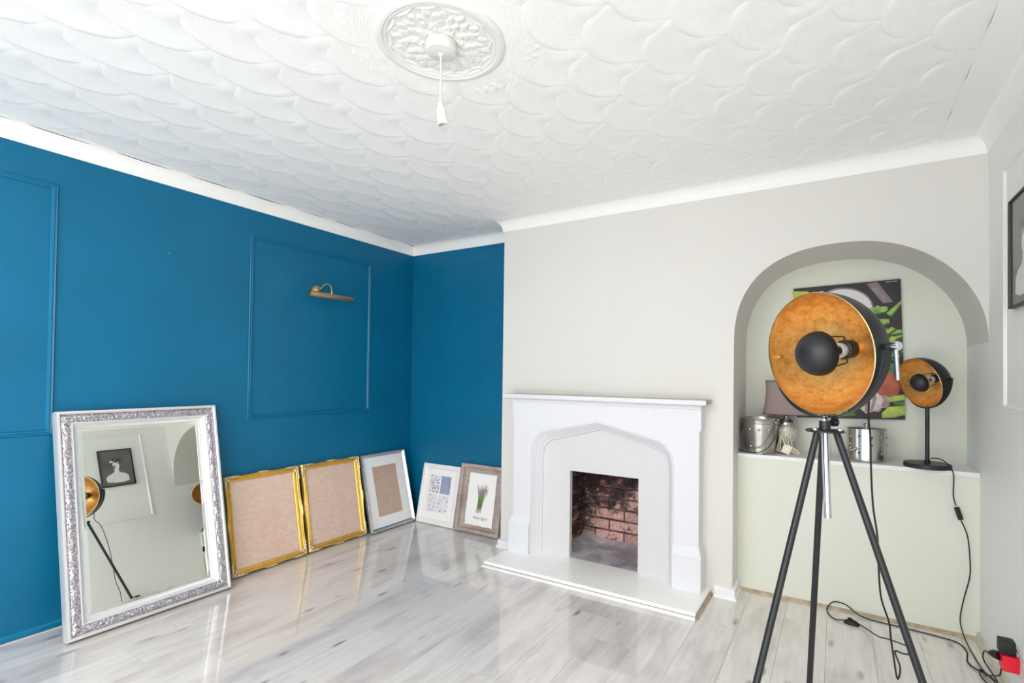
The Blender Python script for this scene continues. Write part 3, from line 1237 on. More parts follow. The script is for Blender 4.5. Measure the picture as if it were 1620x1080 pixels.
# --- two gilt frames
def gilt(y0, y1, xf, Hh, label, seed):
    Wg = y1 - y0
    t = 0.034
    T = lean_left(y0, y1, xf, Hh, t)
    r = empty('gilt_picture_frame', T, label, 'picture frame', 'gilt frames leaning on the blue wall')

    def sw(k, f, tt):
        w = max(0.0, 1 - tt / 0.022)
        mid = math.exp(-((f - 0.5) / 0.06) ** 2) * 0.0055
        cor = (math.exp(-(f / 0.10) ** 2) + math.exp(-((1 - f) / 0.10) ** 2)) * 0.004
        dip = -0.0035 * (math.exp(-((f - 0.27) / 0.13) ** 2) + math.exp(-((f - 0.73) / 0.13) ** 2))
        # corners must not drift apart: fade to zero at the mitre
        e = min(1, f / 0.03, (1 - f) / 0.03)
        return w * (mid + cor * e + dip) - 0.004 * w, 0.0
    b = MB()
    C1 = Matrix.Translation((0, Hh / 2, 0))
    gp = [(0.0, 0.0), (0.0, 0.020), (0.003, 0.028), (0.007, 0.031), (0.011, 0.028), (0.013, 0.022), (0.017, 0.018), (0.022, 0.017),
          (0.027, 0.021), (0.030, 0.026), (0.034, 0.025), (0.036, 0.019), (0.040, 0.018), (0.043, 0.014), (0.044, 0.008)]
    rect_frame(b, Wg, Hh, gp, T=C1, nseg=48, wave=sw)
    b.build('frame_moulding', 'gold', r, 40)
    rr = random.Random(seed)
    # leafy corner ornaments and a small one at the middle of each side
    for cx_, cy_, sx_, sy_ in ((-1, 0, 1, 1), (1, 0, -1, 1), (1, 1, -1, -1), (-1, 1, 1, -1)):
        b = MB()
        ox_, oy_ = cx_ * Wg / 2, cy_ * Hh
        lv = [(0.020, 0.020, 0.016, 0.8), (0.045, 0.011, 0.017, 0.0), (0.011, 0.045, 0.017, 1.57), (0.068, 0.009, 0.014, 0.15), (0.009, 0.068, 0.014, 1.42),
              (0.030, 0.010, 0.010, 0.6), (0.010, 0.030, 0.010, 1.0), (0.034, 0.028, 0.011, 0.4), (0.026, 0.036, 0.011, 1.2), (0.088, 0.008, 0.010, 0.1), (0.008, 0.088, 0.010, 1.47)]
        for lx, ly, ll, an in lv:
            zc = 0.028
            ca, sa = math.cos(an), math.sin(an)
            vs, fs = [], []
            nu, nv = 8, 4
            for iv in range(nv + 1):
                for iu in range(nu):
                    ph = PI / 2 * iv / nv
                    tt = 2 * PI * iu / nu
                    u_, v_ = 1.25 * ll * math.cos(ph) * math.cos(tt), 0.50 * ll * math.cos(ph) * math.sin(tt)
                    z_ = 0.011 * math.sin(ph) + rr.uniform(-.0008, .0008)
                    X_ = lx + u_ * ca - v_ * sa
                    Y_ = ly + u_ * sa + v_ * ca
                    vs.append((ox_ + sx_ * X_, oy_ + sy_ * Y_, zc - 0.004 + z_))
            for iv in range(nv):
                for iu in range(nu):
                    fs.append((iv * nu + iu, iv * nu + (iu + 1) % nu, (iv + 1) * nu + (iu + 1) % nu, (iv + 1) * nu + iu))
            b.add(vs, fs)
        b.build('corner_ornament', 'gold_orn', r, 60)
    for mx_, my_, hor in ((0, 0.004, 1), (0, Hh - 0.004, 1), (-Wg / 2 + 0.004, Hh / 2, 0), (Wg / 2 - 0.004, Hh / 2, 0)):
        b = MB()
        for o_, l_ in ((0, 0.010), (0.016, 0.009), (-0.016, 0.009), (0.030, 0.007), (-0.030, 0.007)):
            vs, fs = [], []
            for iv in range(4):
                for iu in range(8):
                    ph, tt = PI / 2 * iv / 3, 2 * PI * iu / 8
                    u_, v_ = l_ * math.cos(ph) * math.cos(tt), 0.5 * l_ * math.cos(ph) * math.sin(tt)
                    a_, b_ = (o_ + u_, v_) if hor else (v_, o_ + u_)
                    vs.append((mx_ + a_, my_ + b_, 0.027 + 0.007 * math.sin(ph)))
            for iv in range(3):
                for iu in range(8):
                    fs.append((iv * 8 + iu, iv * 8 + (iu + 1) % 8, (iv + 1) * 8 + (iu + 1) % 8, (iv + 1) * 8 + iu))
            b.add(vs, fs)
        b.build('side_ornament', 'gold_orn', r, 60)
    pane('backing_board', Wg - 0.02, Hh - 0.02, 0.010, 'hardboard', r, Hh / 2, 0.004)
    pane('glass', Wg - 0.08, Hh - 0.08, 0.0142, 'glass', r, Hh / 2, 0.002)
    return r


gilt(-1.590, -1.092, 0.158, 0.612, 'ornate gilt frame with empty brown backing, right beside the large mirror', 5)
gilt(-1.078, -0.580, 0.150, 0.611, 'ornate gilt frame with empty brown backing, beside the silver frame', 9)

# --- silver frame with white mount
W_, H_ = 0.462, 0.610
T = lean_left(-0.562, -0.100, 0.181, H_, 0.030)
sf = empty('silver_picture_frame', T, 'satin silver frame with white mount and empty brown centre near the corner', 'picture frame')
b = MB()
rect_frame(b, W_, H_, [(0, 0), (0, 0.026), (0.002, 0.030), (0.009, 0.030), (0.011, 0.027), (0.026, 0.014), (0.028, 0.008)], T=Matrix.Translation((0, H_ / 2, 0)))
b.build('frame_moulding', 'silverf', sf, 30)
b = MB()
mw_, mh_ = W_ - 0.05, H_ - 0.05
ow, oh = 0.252, 0.398
b2 = [(0, 0.0085), (0, 0.010)]
rect_frame(b, mw_, mh_, [(0, 0.0075), (0, 0.0095), ((mw_ - ow) / 2, 0.0095), ((mw_ - ow) / 2 + 0.001, 0.0075)], T=Matrix.Translation((0, H_ / 2, 0)))
for i_, v in enumerate(b.v):      # the mount's opening is taller than the frame offset alone gives
    if abs(v.x) < ow / 2 + 0.002 and abs(v.y - H_ / 2) < mh_ / 2 - 0.01:
        v.y = H_ / 2 + math.copysign(oh / 2, v.y - H_ / 2)
b.build('mount', 'white_mount', sf)
pane('backing_board', W_ - 0.02, H_ - 0.02, 0.0070, 'hardboard2', sf, H_ / 2, 0.004)
pane('glass', W_ - 0.05, H_ - 0.05, 0.0122, 'glass', sf, H_ / 2, 0.0015)

# --- white frame with four patterned tiles
W_, H_ = 0.405, 0.490
T = lean_back(0.1935, 0.5985, 0.1185, H_, 0.022)
wf = empty('white_picture_frame', T, 'white frame with four blue patterned squares leaning on the short blue wall', 'picture frame')
b = MB()
rect_frame(b, W_, H_, [(0, 0), (0, 0.019), (0.002, 0.022), (0.030, 0.022), (0.036, 0.018), (0.042, 0.012), (0.043, 0.008)], T=Matrix.Translation((0, H_ / 2, 0)))
b.build('frame_moulding', 'whiteframe', wf, 30)
pane('paper', W_ - 0.06, H_ - 0.06, 0.0080, 'white_mount', wf, H_ / 2, 0.003)
for cx_, cy_, k_ in ((-0.062, 0.325, 'floral'), (0.058, 0.325, 'weave'), (-0.066, 0.170, 'sprigs'), (0.052, 0.170, 'blooms')):
    b = MB()
    b.box((-0.053, -0.072, 0), (0.053, 0.072, 0.0006))
    o = b.build('printed_panel', k_, wf, T=Matrix.Translation((cx_, cy_, 0.0082)))
pane('glass', W_ - 0.07, H_ - 0.07, 0.0112, 'glass', wf, H_ / 2, 0.0015)

# --- grey-brown wooden box frame with asparagus print
W_, H_ = 0.428, 0.528
T = lean_back(0.6205, 1.0485, 0.1255, H_, 0.036)
of = empty('wooden_picture_frame', T, 'washed grey-brown wooden box frame with an asparagus print beside the fireplace', 'picture frame')
b = MB()
rect_frame(b, W_, H_, [(0, 0), (0, 0.034), (0.002, 0.036), (0.026, 0.036), (0.028, 0.032), (0.030, 0.022), (0.031, 0.010)], T=Matrix.Translation((0, H_ / 2, 0)))
b.build('frame_moulding', 'greywood', of, 30)
pane('backing_board', W_ - 0.02, H_ - 0.02, 0.0100, 'greywood', of, H_ / 2, 0.004)
b = MB()
pw, ph = 0.268, 0.402
ring = []
rr = random.Random(2)
for k in range(4):
    a = [(-1, -1), (1, -1), (1, 1), (-1, 1)][k]
    c_ = [(1, -1), (1, 1), (-1, 1), (-1, -1)][k]
    for q in range(14):
        f = q / 14
        jx = rr.uniform(-.0022, .0022)
        ring.append((((a[0] * (1 - f) + c_[0] * f)) * pw / 2 + jx, (a[1] * (1 - f) + c_[1] * f) * ph / 2 + rr.uniform(-.0022, .0022)))
b.prism(ring, 0.0, 0.0012)
paper = b.build('torn_edge_paper', 'white_mount', of, T=Matrix.Translation((0.004, H_ / 2 - 0.004, 0.016)))
b = MB()
gr = [plain('asparagus_green_%d' % k, c) for k, c in enumerate(((84, 132, 70), (120, 160, 92), (60, 104, 58)))]
pu = plain('asparagus_tip_purple', (170, 112, 150))
pk = plain('asparagus_base_pink', (206, 168, 190))
for k in range(11):
    u = (k - 5) / 5
    xb_, xt_ = u * 0.024 - 0.012, u * 0.042 + 0.010
    zoff = 0.0013 + 0.00006 * (k % 4)
    yb0, yt0 = -0.100 + rr.uniform(-.008, .006), 0.055 + rr.uniform(-.018, .022)
    w_ = 0.0032

    def P_(f, s):
        xm = xb_ + (xt_ - xb_) * f + (-0.012 * u * math.sin(PI * f))
        return (xm + s, yb0 + (yt0 - yb0) * f + 0.03 * 0, zoff)
    for i in range(6):
        f0, f1 = i / 6, (i + 1) / 6
        mm = pk if i == 0 else gr[(k + i) % 3]
        b.add([P_(f0, -w_), P_(f0, w_), P_(f1, w_), P_(f1, -w_)], [(0, 1, 2, 3)], mm)
    # tip: overlapping scales
    xm, ym = P_(1, 0)[:2]
    for q in range(5):
        yy = ym + q * 0.011 - 0.004
        ww = 0.0068 * (1 - q / 6.5)
        b.add([(xm - ww + u * q * .002, yy, zoff + .0001), (xm + ww + u * q * .002, yy, zoff + .0001), (xm + u * q * .0025, yy + 0.018, zoff + .0001)], [(0, 1, 2)], gr[k % 3] if q % 3 == 2 else pu)
b.build('asparagus_drawing', None, paper, recalc=False)
try:
    cu_ = bpy.data.curves.new('print_lettering', 'FONT')
    cu_.body = 'Asparagus'
    cu_.size = 0.034
    cu_.shear = 0.35
    cu_.align_x = 'CENTER'
    to = bpy.data.objects.new('tmp_text', cu_)
    COL.objects.link(to)
    dg = bpy.context.evaluated_depsgraph_get()
    me = bpy.data.meshes.new_from_object(to.evaluated_get(dg))
    bpy.data.objects.remove(to)
    me.materials.clear()
    me.materials.append(plain('grey_ink', (104, 104, 104)))
    lo = bpy.data.objects.new('lettering', me)
    COL.objects.link(lo)
    lo.parent = paper
    lo.location = (0.008, -0.150, 0.0015)
except Exception as ex:
    print('text', ex)
pane('glass', W_ - 0.056, H_ - 0.056, 0.0235, 'glass', of, H_ / 2, 0.0015)

# ------------------------------------------------------------------ brass picture light
T = LW(-0.955, 1.852)
pl = empty('picture_light', T, 'brass swan-neck picture light on the blue wall inside the panel moulding', 'wall light')
b = MB()
b.lathe([(0, 0.020), (0.010, 0.020), (0.014, 0.016), (0.020, 0.013), (0.026, 0.008), (0.032, 0.006), (0.035, 0.0)], 32)
b.build('back_plate', 'brass', pl, 40)
neck = spline([(0, 0, 0.014), (0.004, 0.006, 0.035), (0.012, 0.030, 0.060), (0.022, 0.040, 0.085), (0.032, 0.028, 0.108), (0.036, -0.004, 0.118), (0.036, -0.030, 0.120)], 6)
b = MB()
b.tube(neck, 0.0042, 10)
b.build('swan_neck', 'brass', pl, 60)
b = MB()
TT = Matrix.Translation((0.036, -0.052, 0.120)) @ Matrix.Rotation(PI / 2, 4, 'Y')
b.lathe([(0.020, -0.175), (0.0205, -0.174), (0.0205, 0.174), (0.020, 0.175)], 32, T=TT)
b.build('lamp_tube', 'brass_dull', pl, 40)
for s_ in (-1, 1):
    b = MB()
    b.lathe([(0.0, s_ * 0.1775), (0.014, s_ * 0.1775), (0.0195, s_ * 0.176), (0.0208, s_ * 0.1735), (0.0208, s_ * 0.168)], 32, T=TT)
    b.build('end_cap', 'brass', pl, 40)
b = MB()
b.lathe([(0.007, -0.032), (0.008, -0.028), (0.0065, -0.020), (0.0065, -0.018)], 16, T=Matrix.Translation((0.036, 0, 0.120)) @ Matrix.Rotation(PI / 2, 4, 'X') @ Matrix.Scale(-1, 4, (0, 0, 1)))
b.lathe([(0.0, 0.0), (0.009, 0.0), (0.009, 0.008), (0.005, 0.010), (0.0, 0.010)], 16, T=Matrix.Translation((0.036, -0.034, 0.120)) @ Matrix.Rotation(-PI / 2, 4, 'X'))
b.build('neck_joint', 'brass', pl, 40)

# ------------------------------------------------------------------ ceiling rose and pendant
RR = 0.218


def rose_h(r, t):
    u = r / RR
    h = 0.0
    # outer rolled rim
    if u > 0.80:
        v = (u - 0.80) / 0.20
        h = 0.0095 * math.sin(PI * min(1, v * 1.0)) ** 0.6 * (1 if v < 0.55 else 1) + 0.006
        if v > 0.97:
            h *= 0.4
        h -= 0.005 * math.exp(-((v - 0.30) / 0.05) ** 2)
    else:
        h = 0.006
    # scalloped border inside the rim
    ns = 14
    sc_ = 0.80 - 0.055 * abs(math.cos(ns * t / 2)) ** 0.8 + 0.0
    sc_ = 0.745 + 0.055 * (1 - abs(math.sin(ns * t / 2)))
    h += 0.005 * math.exp(-((u - sc_) / 0.018) ** 2)
    # acanthus leaves
    if 0.24 < u < 0.74:
        lh = 0.0
        for ring_, nn, ph, lw, ll_, am in ((0.64, 16, 0.0, 0.075, 0.085, 0.0055), (0.56, 16, 0.5, 0.07, 0.09, 0.0065), (0.46, 12, 0.3, 0.08, 0.085, 0.0075), (0.37, 10, 0.1, 0.07, 0.07, 0.008), (0.30, 8, 0.6, 0.07, 0.06, 0.008)):
            k = round(t * nn / (2 * PI) - ph)
            tc = (k + ph) * 2 * PI / nn
            da = (t - tc) * ring_
            dr = (u - ring_)
            wdt = lw * (1 - 0.55 * (dr / ll_)) * (0.85 + 0.15 * math.cos(dr * 160))
            e = (da / max(0.015, wdt)) ** 2 + (dr / ll_) ** 2
            if e < 1:
                vein = 0.65 + 0.35 * abs(math.cos(da * 110 + abs(dr) * 60))
                lh = max(lh, am * (1 - e * e) ** 0.5 * vein * (0.75 + 0.35 * (dr / ll_)))
        h += lh
        h += 0.0022 * noise.noise(Vector((r * math.cos(t) * 60, r * math.sin(t) * 60, 3)))
    return max(h, 0.0)


b = MB()
na, nr = 360, 96
vs, fs = [], []
for q in range(nr + 1):
    r_ = RR * q / nr
    for a in range(na):
        t = 2 * PI * a / na
        h = rose_h(max(r_, 0.0005), t if t < PI else t)
        if q == nr:
            h = -0.0165
        vs.append((r_ * math.cos(t), r_ * math.sin(t), -0.0175 - h))
for q in range(nr):
    for a in range(na):
        fs.append((q * na + a, (q + 1) * na + a, (q + 1) * na + (a + 1) % na, q * na + (a + 1) % na))
b.add(vs, fs)
o = b.build('ceiling_rose', plain('rose_plaster', (230, 230, 227), 0.7), None, 70)
o.location = (RC.x, RC.y, HC)
tag(o, 'round white plaster ceiling rose with moulded leaves around the pendant', 'ceiling rose')

pend = empty('pendant_light_fitting', Matrix.Translation((RC.x, RC.y, HC - 0.024)), 'white pendant flex and bare lamp holder hanging from the ceiling rose', 'pendant light')
b = MB()
b.lathe([(0.052, -0.0), (0.054, -0.010), (0.053, -0.026), (0.047, -0.034), (0.030, -0.037), (0.010, -0.038), (0.006, -0.044), (0.0, -0.044)], 48)
b.build('ceiling_cup', 'white_plastic', pend, 40)
b = MB()
b.tube([(0, 0, -0.040), (0.001, 0, -0.12), (0.0, 0.0, -0.205)], 0.0032, 10)
b.build('flex', 'white_plastic', pend, 60)
Tt = Matrix.Translation((0, 0, -0.198)) @ Matrix.Rotation(math.radians(7), 4, 'X') @ Matrix.Rotation(math.radians(-5), 4, 'Y')
b = MB()
b.lathe([(0.004, 0.0), (0.008, -0.004), (0.012, -0.020), (0.0165, -0.028), (0.0165, -0.032), (0.0158, -0.033), (0.0168, -0.035), (0.0180, -0.078), (0.0165, -0.079), (0.0155, -0.078), (0.015, -0.045), (0.0, -0.045)], 32, T=Tt)
b.build('lamp_holder', 'white_plastic', pend, 35)
b = MB()
b.lathe([(0.0, -0.0465), (0.0148, -0.0465), (0.0149, -0.064)], 24, T=Tt)
b.build('socket_interior', 'dark_hole', pend)

# ------------------------------------------------------------------ studio reflector lamps
def dish_parts(root, R_, inv, n_, w_, rimc, off, yoke_gap, name_prefix=''):
    """root: empty; n_: facing direction; rimc: centre of rim"""
    v_ = w_.cross(n_)
    if v_.z < 0:
        v_ = -v_
    Td = inv @ frameT(rimc, w_, n_.cross(w_), n_)          # local +Z = facing direction
    k = R_ / 0.203
    dep = 0.200 * k
    prof_o, prof_i = [], []
    N = 22
    for q in range(N + 1):
        a = (PI / 2) * q / N
        prof_o.append((R_ * math.cos(a) ** 0.96, -dep * math.sin(a)))
    prof_o[-1] = (0.0, -dep)
    prof_i = [(max(0, r - 0.0035), z * 0.975) for r, z in prof_o]
    prof_i[-1] = (0, prof_i[-1][1])
    b = MB()
    b.lathe(prof_o, 72, T=Td)
    shell = b.build('reflector_dish', 'black', root, 60)
    b = MB()
    b.lathe(prof_i, 72, T=Td)
    b.build('gold_lining', 'goldleaf', root, 60)
    b = MB()
    b.lathe([(R_, -0.001), (R_ + 0.0012, 0.001), (R_, 0.0025), (R_ - 0.003, 0.0025), (R_ - 0.0038, -0.001)], 72, T=Td)
    o = b.build('rim', 'brass', root, 60)
    o['label'] = 'thin gold rim'
    # socket, bulb, wires, anti-glare ball
    b = MB()
    b.lathe([(0.023 * k, -dep * 0.985), (0.023 * k, -dep + 0.036 * k), (0.0, -dep + 0.036 * k)], 24, T=Td)
    b.build('socket_base', 'brass', root, 40)
    b = MB()
    b.lathe([(0.0, -dep + 0.034 * k), (0.026 * k, -dep + 0.034 * k), (0.031 * k, -dep + 0.040 * k), (0.033 * k, -dep + 0.078 * k), (0.026 * k, -dep + 0.082 * k), (0.020 * k, -dep + 0.080 * k)], 28, T=Td)
    b.build('socket', 'black', root, 40)
    b = MB()
    zb = -dep + 0.074 * k
    b.lathe([(0.020 * k, zb), (0.024 * k, zb + 0.006 * k), (0.027 * k, zb + 0.024 * k), (0.026 * k, zb + 0.028 * k), (0.017 * k, zb + 0.028 * k), (0.015 * k, zb + 0.020 * k)], 28, T=Td)
    b.build('bulb_collar', 'ceramic', root, 40)
    b = MB()
    b.lathe([(0.015 * k, zb + 0.018 * k), (0.020 * k, zb + 0.034 * k), (0.024 * k, zb + 0.050 * k), (0.022 * k, zb + 0.068 * k), (0.012 * k, zb + 0.078 * k), (0.0, zb + 0.080 * k)], 24, T=Td)
    b.build('bulb', 'glass', root, 60)
    b = MB()
    b.lathe([(0.0, zb + 0.018 * k), (0.006 * k, zb + 0.022 * k), (0.007 * k, zb + 0.045 * k), (0.0, zb + 0.055 * k)], 12, T=Td)
    b.build('bulb_core', 'chrome', root, 60)
    rb = 0.075 * k
    zc = -0.012 * k
    for s_ in (-1, 1):
        b = MB()
        pts = [(0, s_ * 0.031 * k, -dep + 0.066 * k), (0, s_ * 0.043 * k, -dep + 0.064 * k), (0, s_ * 0.046 * k, -dep + 0.074 * k), (0, s_ * (rb - 0.018 * k), zc + 0.006)]
        b.tube(pts, 0.0024 * k, 8, T=Td)
        b.build('support_wire', 'black', root, 50)
    b = MB()
    pr = [(rb * math.cos(PI / 2 * q / 14), zc + rb * 0.92 * math.sin(PI / 2 * q / 14)) for q in range(15)]
    pr = [(rb - 0.002, zc)] + pr
    b.lathe(pr, 48, T=Td)
    b.build('glare_cap', 'black', root, 60)
    # yoke
    pc = rimc - n_ * off
    Ry = R_ + yoke_gap
    zd = Vector((0, 0, -1))
    b = MB()
    vs, fs = [], []
    NB_ = 40
    bw, bt = 0.013 * k, 0.0028
    side = w_.cross(zd)
    for q in range(NB_ + 1):
        a = PI * q / NB_ * 1.0
        d = w_ * math.cos(a) + zd * math.sin(a)
        for s1, s2 in ((-1, 0), (1, 0), (1, 1), (-1, 1)):
            vs.append(inv @ (pc + d * (Ry + bt * s2) + side * bw * s1))
    for q in range(NB_):
        for j in range(4):
            fs.append((q * 4 + j, q * 4 + (j + 1) % 4, q * 4 + 4 + (j + 1) % 4, q * 4 + 4 + j))
    fs += [(0, 1, 2, 3), (NB_ * 4 + 3, NB_ * 4 + 2, NB_ * 4 + 1, NB_ * 4)]
    b.add(vs, fs)
    b.build('yoke', 'black', root, 40)
    # pivots
    for s_ in (-1, 1):
        ring_r = R_ * 0.985
        b = MB()
        b.tube([inv @ (pc + w_ * s_ * ring_r), inv @ (pc + w_ * s_ * (Ry + bt + 0.004 * k))], 0.009 * k, 16)
        b.build('pivot_bolt', 'black', root, 40)
        b = MB()
        b.tube([inv @ (pc + w_ * s_ * R_ * 0.905), inv @ (pc + w_ * s_ * R_ * 0.915), inv @ (pc + w_ * s_ * R_ * 0.97)], [0.003 * k, 0.008 * k, 0.008 * k], 12)
        b.build('inner_nut', 'brass', root, 40)
    return pc, Ry, bt


# --- big tripod lamp
nb = Vector((-.631, -.764, -.135)).normalized()
wb_ = Vector((0.77102638, -0.6368032, 0.045)).normalized()
wb_ = (wb_ - nb * wb_.dot(nb)).normalized()
rimc = Vector((3.203, -1.356, 1.335))
HUB = Vector((3.232, -1.330, 1.076))
tl = empty('tripod_floor_lamp', Matrix.Translation((HUB.x, HUB.y, 0)), 'tall black tripod floor lamp with large gold-lined reflector shade', 'floor lamp')
inv = tl.matrix_world.inverted()
pc, Ry, bt = dish_parts(tl, 0.203, inv, nb, wb_, rimc, 0.040, 0.012)
# chrome locking handle
b = MB()
hp = pc + wb_ * (Ry + bt - 0.006)
b.tube([inv @ hp, inv @ (hp + wb_ * 0.008), inv @ (hp + wb_ * 0.034), inv @ (hp + wb_ * 0.037)], [0.011, 0.0135, 0.0135, 0.010], 20)
b.tube([inv @ (hp + wb_ * 0.023), inv @ (hp + wb_ * 0.024 + Vector((0.004, -0.006, -0.10)))], [0.0065, 0.0055], 14)
b.build('chrome_handle', 'chrome', tl, 40)
zb_ = pc.z - Ry - bt
# hub: chrome nut, black cylinder, knob, plate with chrome bolts
hx, hy_ = pc.x, pc.y
b = MB()
b.lathe([(0, 0.012 + zb_), (0.006, 0.010 + zb_), (0.009, 0.002 + zb_), (0.011, zb_ - 0.008), (0.013, zb_ - 0.012), (0, zb_ - 0.012)], 20, T=inv @ Matrix.Translation((hx, hy_, 0)))
b.build('chrome_nut', 'chrome', tl, 40)
b = MB()
HT = inv @ Matrix.Translation((hx, hy_, 0))
zp = 1.080
b.lathe([(0, zb_ - 0.010), (0.0165, zb_ - 0.010), (0.0175, zb_ - 0.012), (0.0175, zp)], 28, T=HT)
b.build('collar', 'black', tl, 40)
b = MB()
rt = Vector((cr.x, cr.y, 0)).normalized()
kb = Vector((hx, hy_, zp + 0.028))
b.tube([inv @ (kb + rt * 0.012), inv @ (kb + rt * 0.022), inv @ (kb + rt * 0.024), inv @ (kb + rt * 0.040), inv @ (kb + rt * 0.043)], [0.006, 0.006, 0.014, 0.014, 0.010], 10)
b.build('clamp_knob', 'black', tl, 30)
b = MB()
b.lathe([(0, zp + 0.003), (0.056, zp + 0.003), (0.058, zp + 0.001), (0.058, zp - 0.004), (0.0, zp - 0.005)], 40, T=HT)
b.build('hub_plate', 'black', tl, 40)
feet = [Vector((2.990, -1.640, 0)), Vector((3.172, -0.985, 0)), Vector((3.592, -1.462, 0))]
tops_px = []
for k, F in enumerate(feet):
    d = Vector((F.x - hx, F.y - hy_, 0)).normalized()
    top = Vector((hx, hy_, zp - 0.005)) + d * 0.036
    b = MB()
    b.tube([inv @ top, inv @ (F + Vector((0, 0, 0.012)))], 0.0108, 18)
    leg = b.build('leg', 'black', tl, 60)
    b = MB()
    dirv = (F + Vector((0, 0, 0.002)) - top).normalized()
    b.tube([inv @ (F + Vector((0, 0, 0.034)) - dirv * 0.004), inv @ (F + Vector((0, 0, 0.004)))], 0.0125, 14)
    rf = b.build('rubber_foot', 'blackrubber', leg)
    b = MB()
    bp_ = Vector((hx, hy_, zp + 0.003)) + d * 0.046
    b.lathe([(0, 0.009), (0.005, 0.008), (0.0075, 0.004), (0.0075, 0.0)], 14, T=inv @ Matrix.Translation(bp_))
    b.build('plate_bolt', 'chrome', tl, 40)
b = MB()
b.tube([inv @ Vector((hx, hy_, zp - 0.004)), inv @ Vector((hx + 0.010, hy_ - 0.004, 0.792))], 0.0115, 24)
b.build('chrome_pole', 'chrome', tl, 50)
# flex from the dish to the floor, foot switch, on to the socket
BIG = [tuple(rimc - nb * 0.199), (3.345, -1.183, 1.352), (3.356, -1.180, 1.300), (3.358, -1.186, 1.200), (3.357, -1.192, 1.117), (3.364, -1.151, 1.053), (3.368, -1.124, 0.928), (3.375, -1.106, 0.802), (3.389, -1.096, 0.69), (3.393, -1.092, 0.577),
       (3.401, -1.085, 0.476), (3.426, -1.057, 0.384), (3.433, -1.052, 0.318), (3.441, -1.046, 0.259), (3.452, -1.027, 0.182), (3.459, -1.023, 0.184), (3.463, -1.009, 0.214), (3.449, -0.995, 0.258),
       (3.478, -0.943, 0.234), (3.511, -0.876, 0.209), (3.527, -0.832, 0.202), (3.517, -0.803, 0.202), (3.464, -0.612, 0.134), (3.433, -0.432, 0.060), (3.396, -0.268, 0.014), (3.362, -0.222, 0.012)]
b = MB()
b.tube([inv @ p for p in spline(BIG, 8)], 0.0031, 8)
b.build('flex', 'blackrubber', tl, 60)
swp = Vector((3.332, -0.217, 0.0))
b = MB()
sa = math.atan2(-0.222 + 0.215, 3.362 - 3.300)
Tsw = inv @ Matrix.Translation(swp) @ Matrix.Rotation(sa, 4, 'Z')
vs, fs = [], []
for q in range(9):
    z = 0.001 + 0.022 * q / 8
    f = math.sqrt(max(0.0, 1 - (q / 8) ** 2 * 0.92))
    for a in range(24):
        t = 2 * PI * a / 24
        vs.append((0.036 * f * math.cos(t), 0.022 * f * math.sin(t), z))
for q in range(8):
    for a in range(24):
        fs.append((q * 24 + a, q * 24 + (a + 1) % 24, q * 24 + 24 + (a + 1) % 24, q * 24 + 24 + a))
fs.append(tuple(range(24)))
fs.append(tuple(8 * 24 + a for a in range(24)))
b.add(vs, fs, T=Tsw)
b.lathe([(0.011, 0.018), (0.011, 0.028), (0.008, 0.030), (0, 0.030)], 18, T=Tsw @ Matrix.Translation((-0.006, 0, 0)))
b.build('foot_switch', 'blackrubber', tl, 50)
BIG2 = [(3.300, -0.214, 0.012), (3.270, -0.213, 0.005), (3.250, -0.200, 0.004), (3.227, -0.15, 0.004), (3.224, -0.108, 0.016), (3.254, -0.104, 0.052), (3.308, -0.104, 0.049), (3.350, -0.108, 0.022), (3.392, -0.114, 0.006),
        (3.472, -0.124, 0.004), (3.569, -0.130, 0.004), (3.698, -0.145, 0.004), (3.765, -0.168, 0.004), (3.783, -0.244, 0.004), (3.768, -0.342, 0.004), (3.780, -0.400, 0.006), (3.806, -0.440, 0.012),
        (3.800, -0.50, 0.03), (3.800, -0.62, 0.09), (3.792, -0.74, 0.150), (3.785, -0.795, 0.200), (3.785, -0.812, 0.222)]
b = MB()
b.tube([inv @ Vector(p) for p in spline(BIG2, 8)], 0.0031, 8)
b.build('flex', 'blackrubber', tl, 60)

# --- small table version on the niche shelf
ns_ = Vector((-.788, -.551, -.274)).normalized()
ws_ = Vector((0.57304347, -0.81952497, 0.08)).normalized()
ws_ = (ws_ - ns_ * ws_.dot(ns_)).normalized()
rc2 = Vector((3.629, -.048, 1.237))
off2 = 0.045
pcs = rc2 - ns_ * off2
sl_ = empty('reflector_table_lamp', Matrix.Translation((pcs.x, pcs.y, ZS)), 'small black reflector table lamp with gold lining on the right of the niche shelf', 'table lamp')
inv2 = sl_.matrix_world.inverted()
pc2, Ry2, bt2 = dish_parts(sl_, 0.130, inv2, ns_, ws_, rc2, off2, 0.010)
BT = Matrix.Translation((0, 0, 0))
b = MB()
b.lathe([(0, 0.0), (0.098, 0.0), (0.100, 0.003), (0.100, 0.020), (0.097, 0.023), (0.0, 0.024)], 56)
b.build('base', 'black', sl_, 30)
b = MB()
zt2 = pc2.z - Ry2 - bt2 - ZS
b.lathe([(0.014, 0.023), (0.014, 0.034), (0.0095, 0.040), (0.0095, zt2 - 0.004), (0.0105, zt2 - 0.004), (0.0105, zt2 + 0.001), (0.004, zt2 + 0.003), (0.003, zt2 + 0.014), (0, zt2 + 0.014)], 24)
b.build('pole', 'black', sl_, 35)
SM = [(pcs.x + 0.012, pcs.y - 0.004, ZS + 0.046), (3.700, -0.030, ZS + 0.050), (3.722, -0.050, ZS + 0.046), (3.742, -0.078, ZS + 0.028), (3.752, -0.092, ZS + 0.012), (3.759, -0.0965, 0.779), (3.758, -0.0965, 0.687), (3.768, -0.0965, 0.640)]
SM = [Vector(p) for p in SM]
b = MB()
b.tube([inv2 @ p for p in spline(SM, 8)], 0.0027, 8)
b.build('flex', 'blackrubber', sl_, 60)
b = MB()
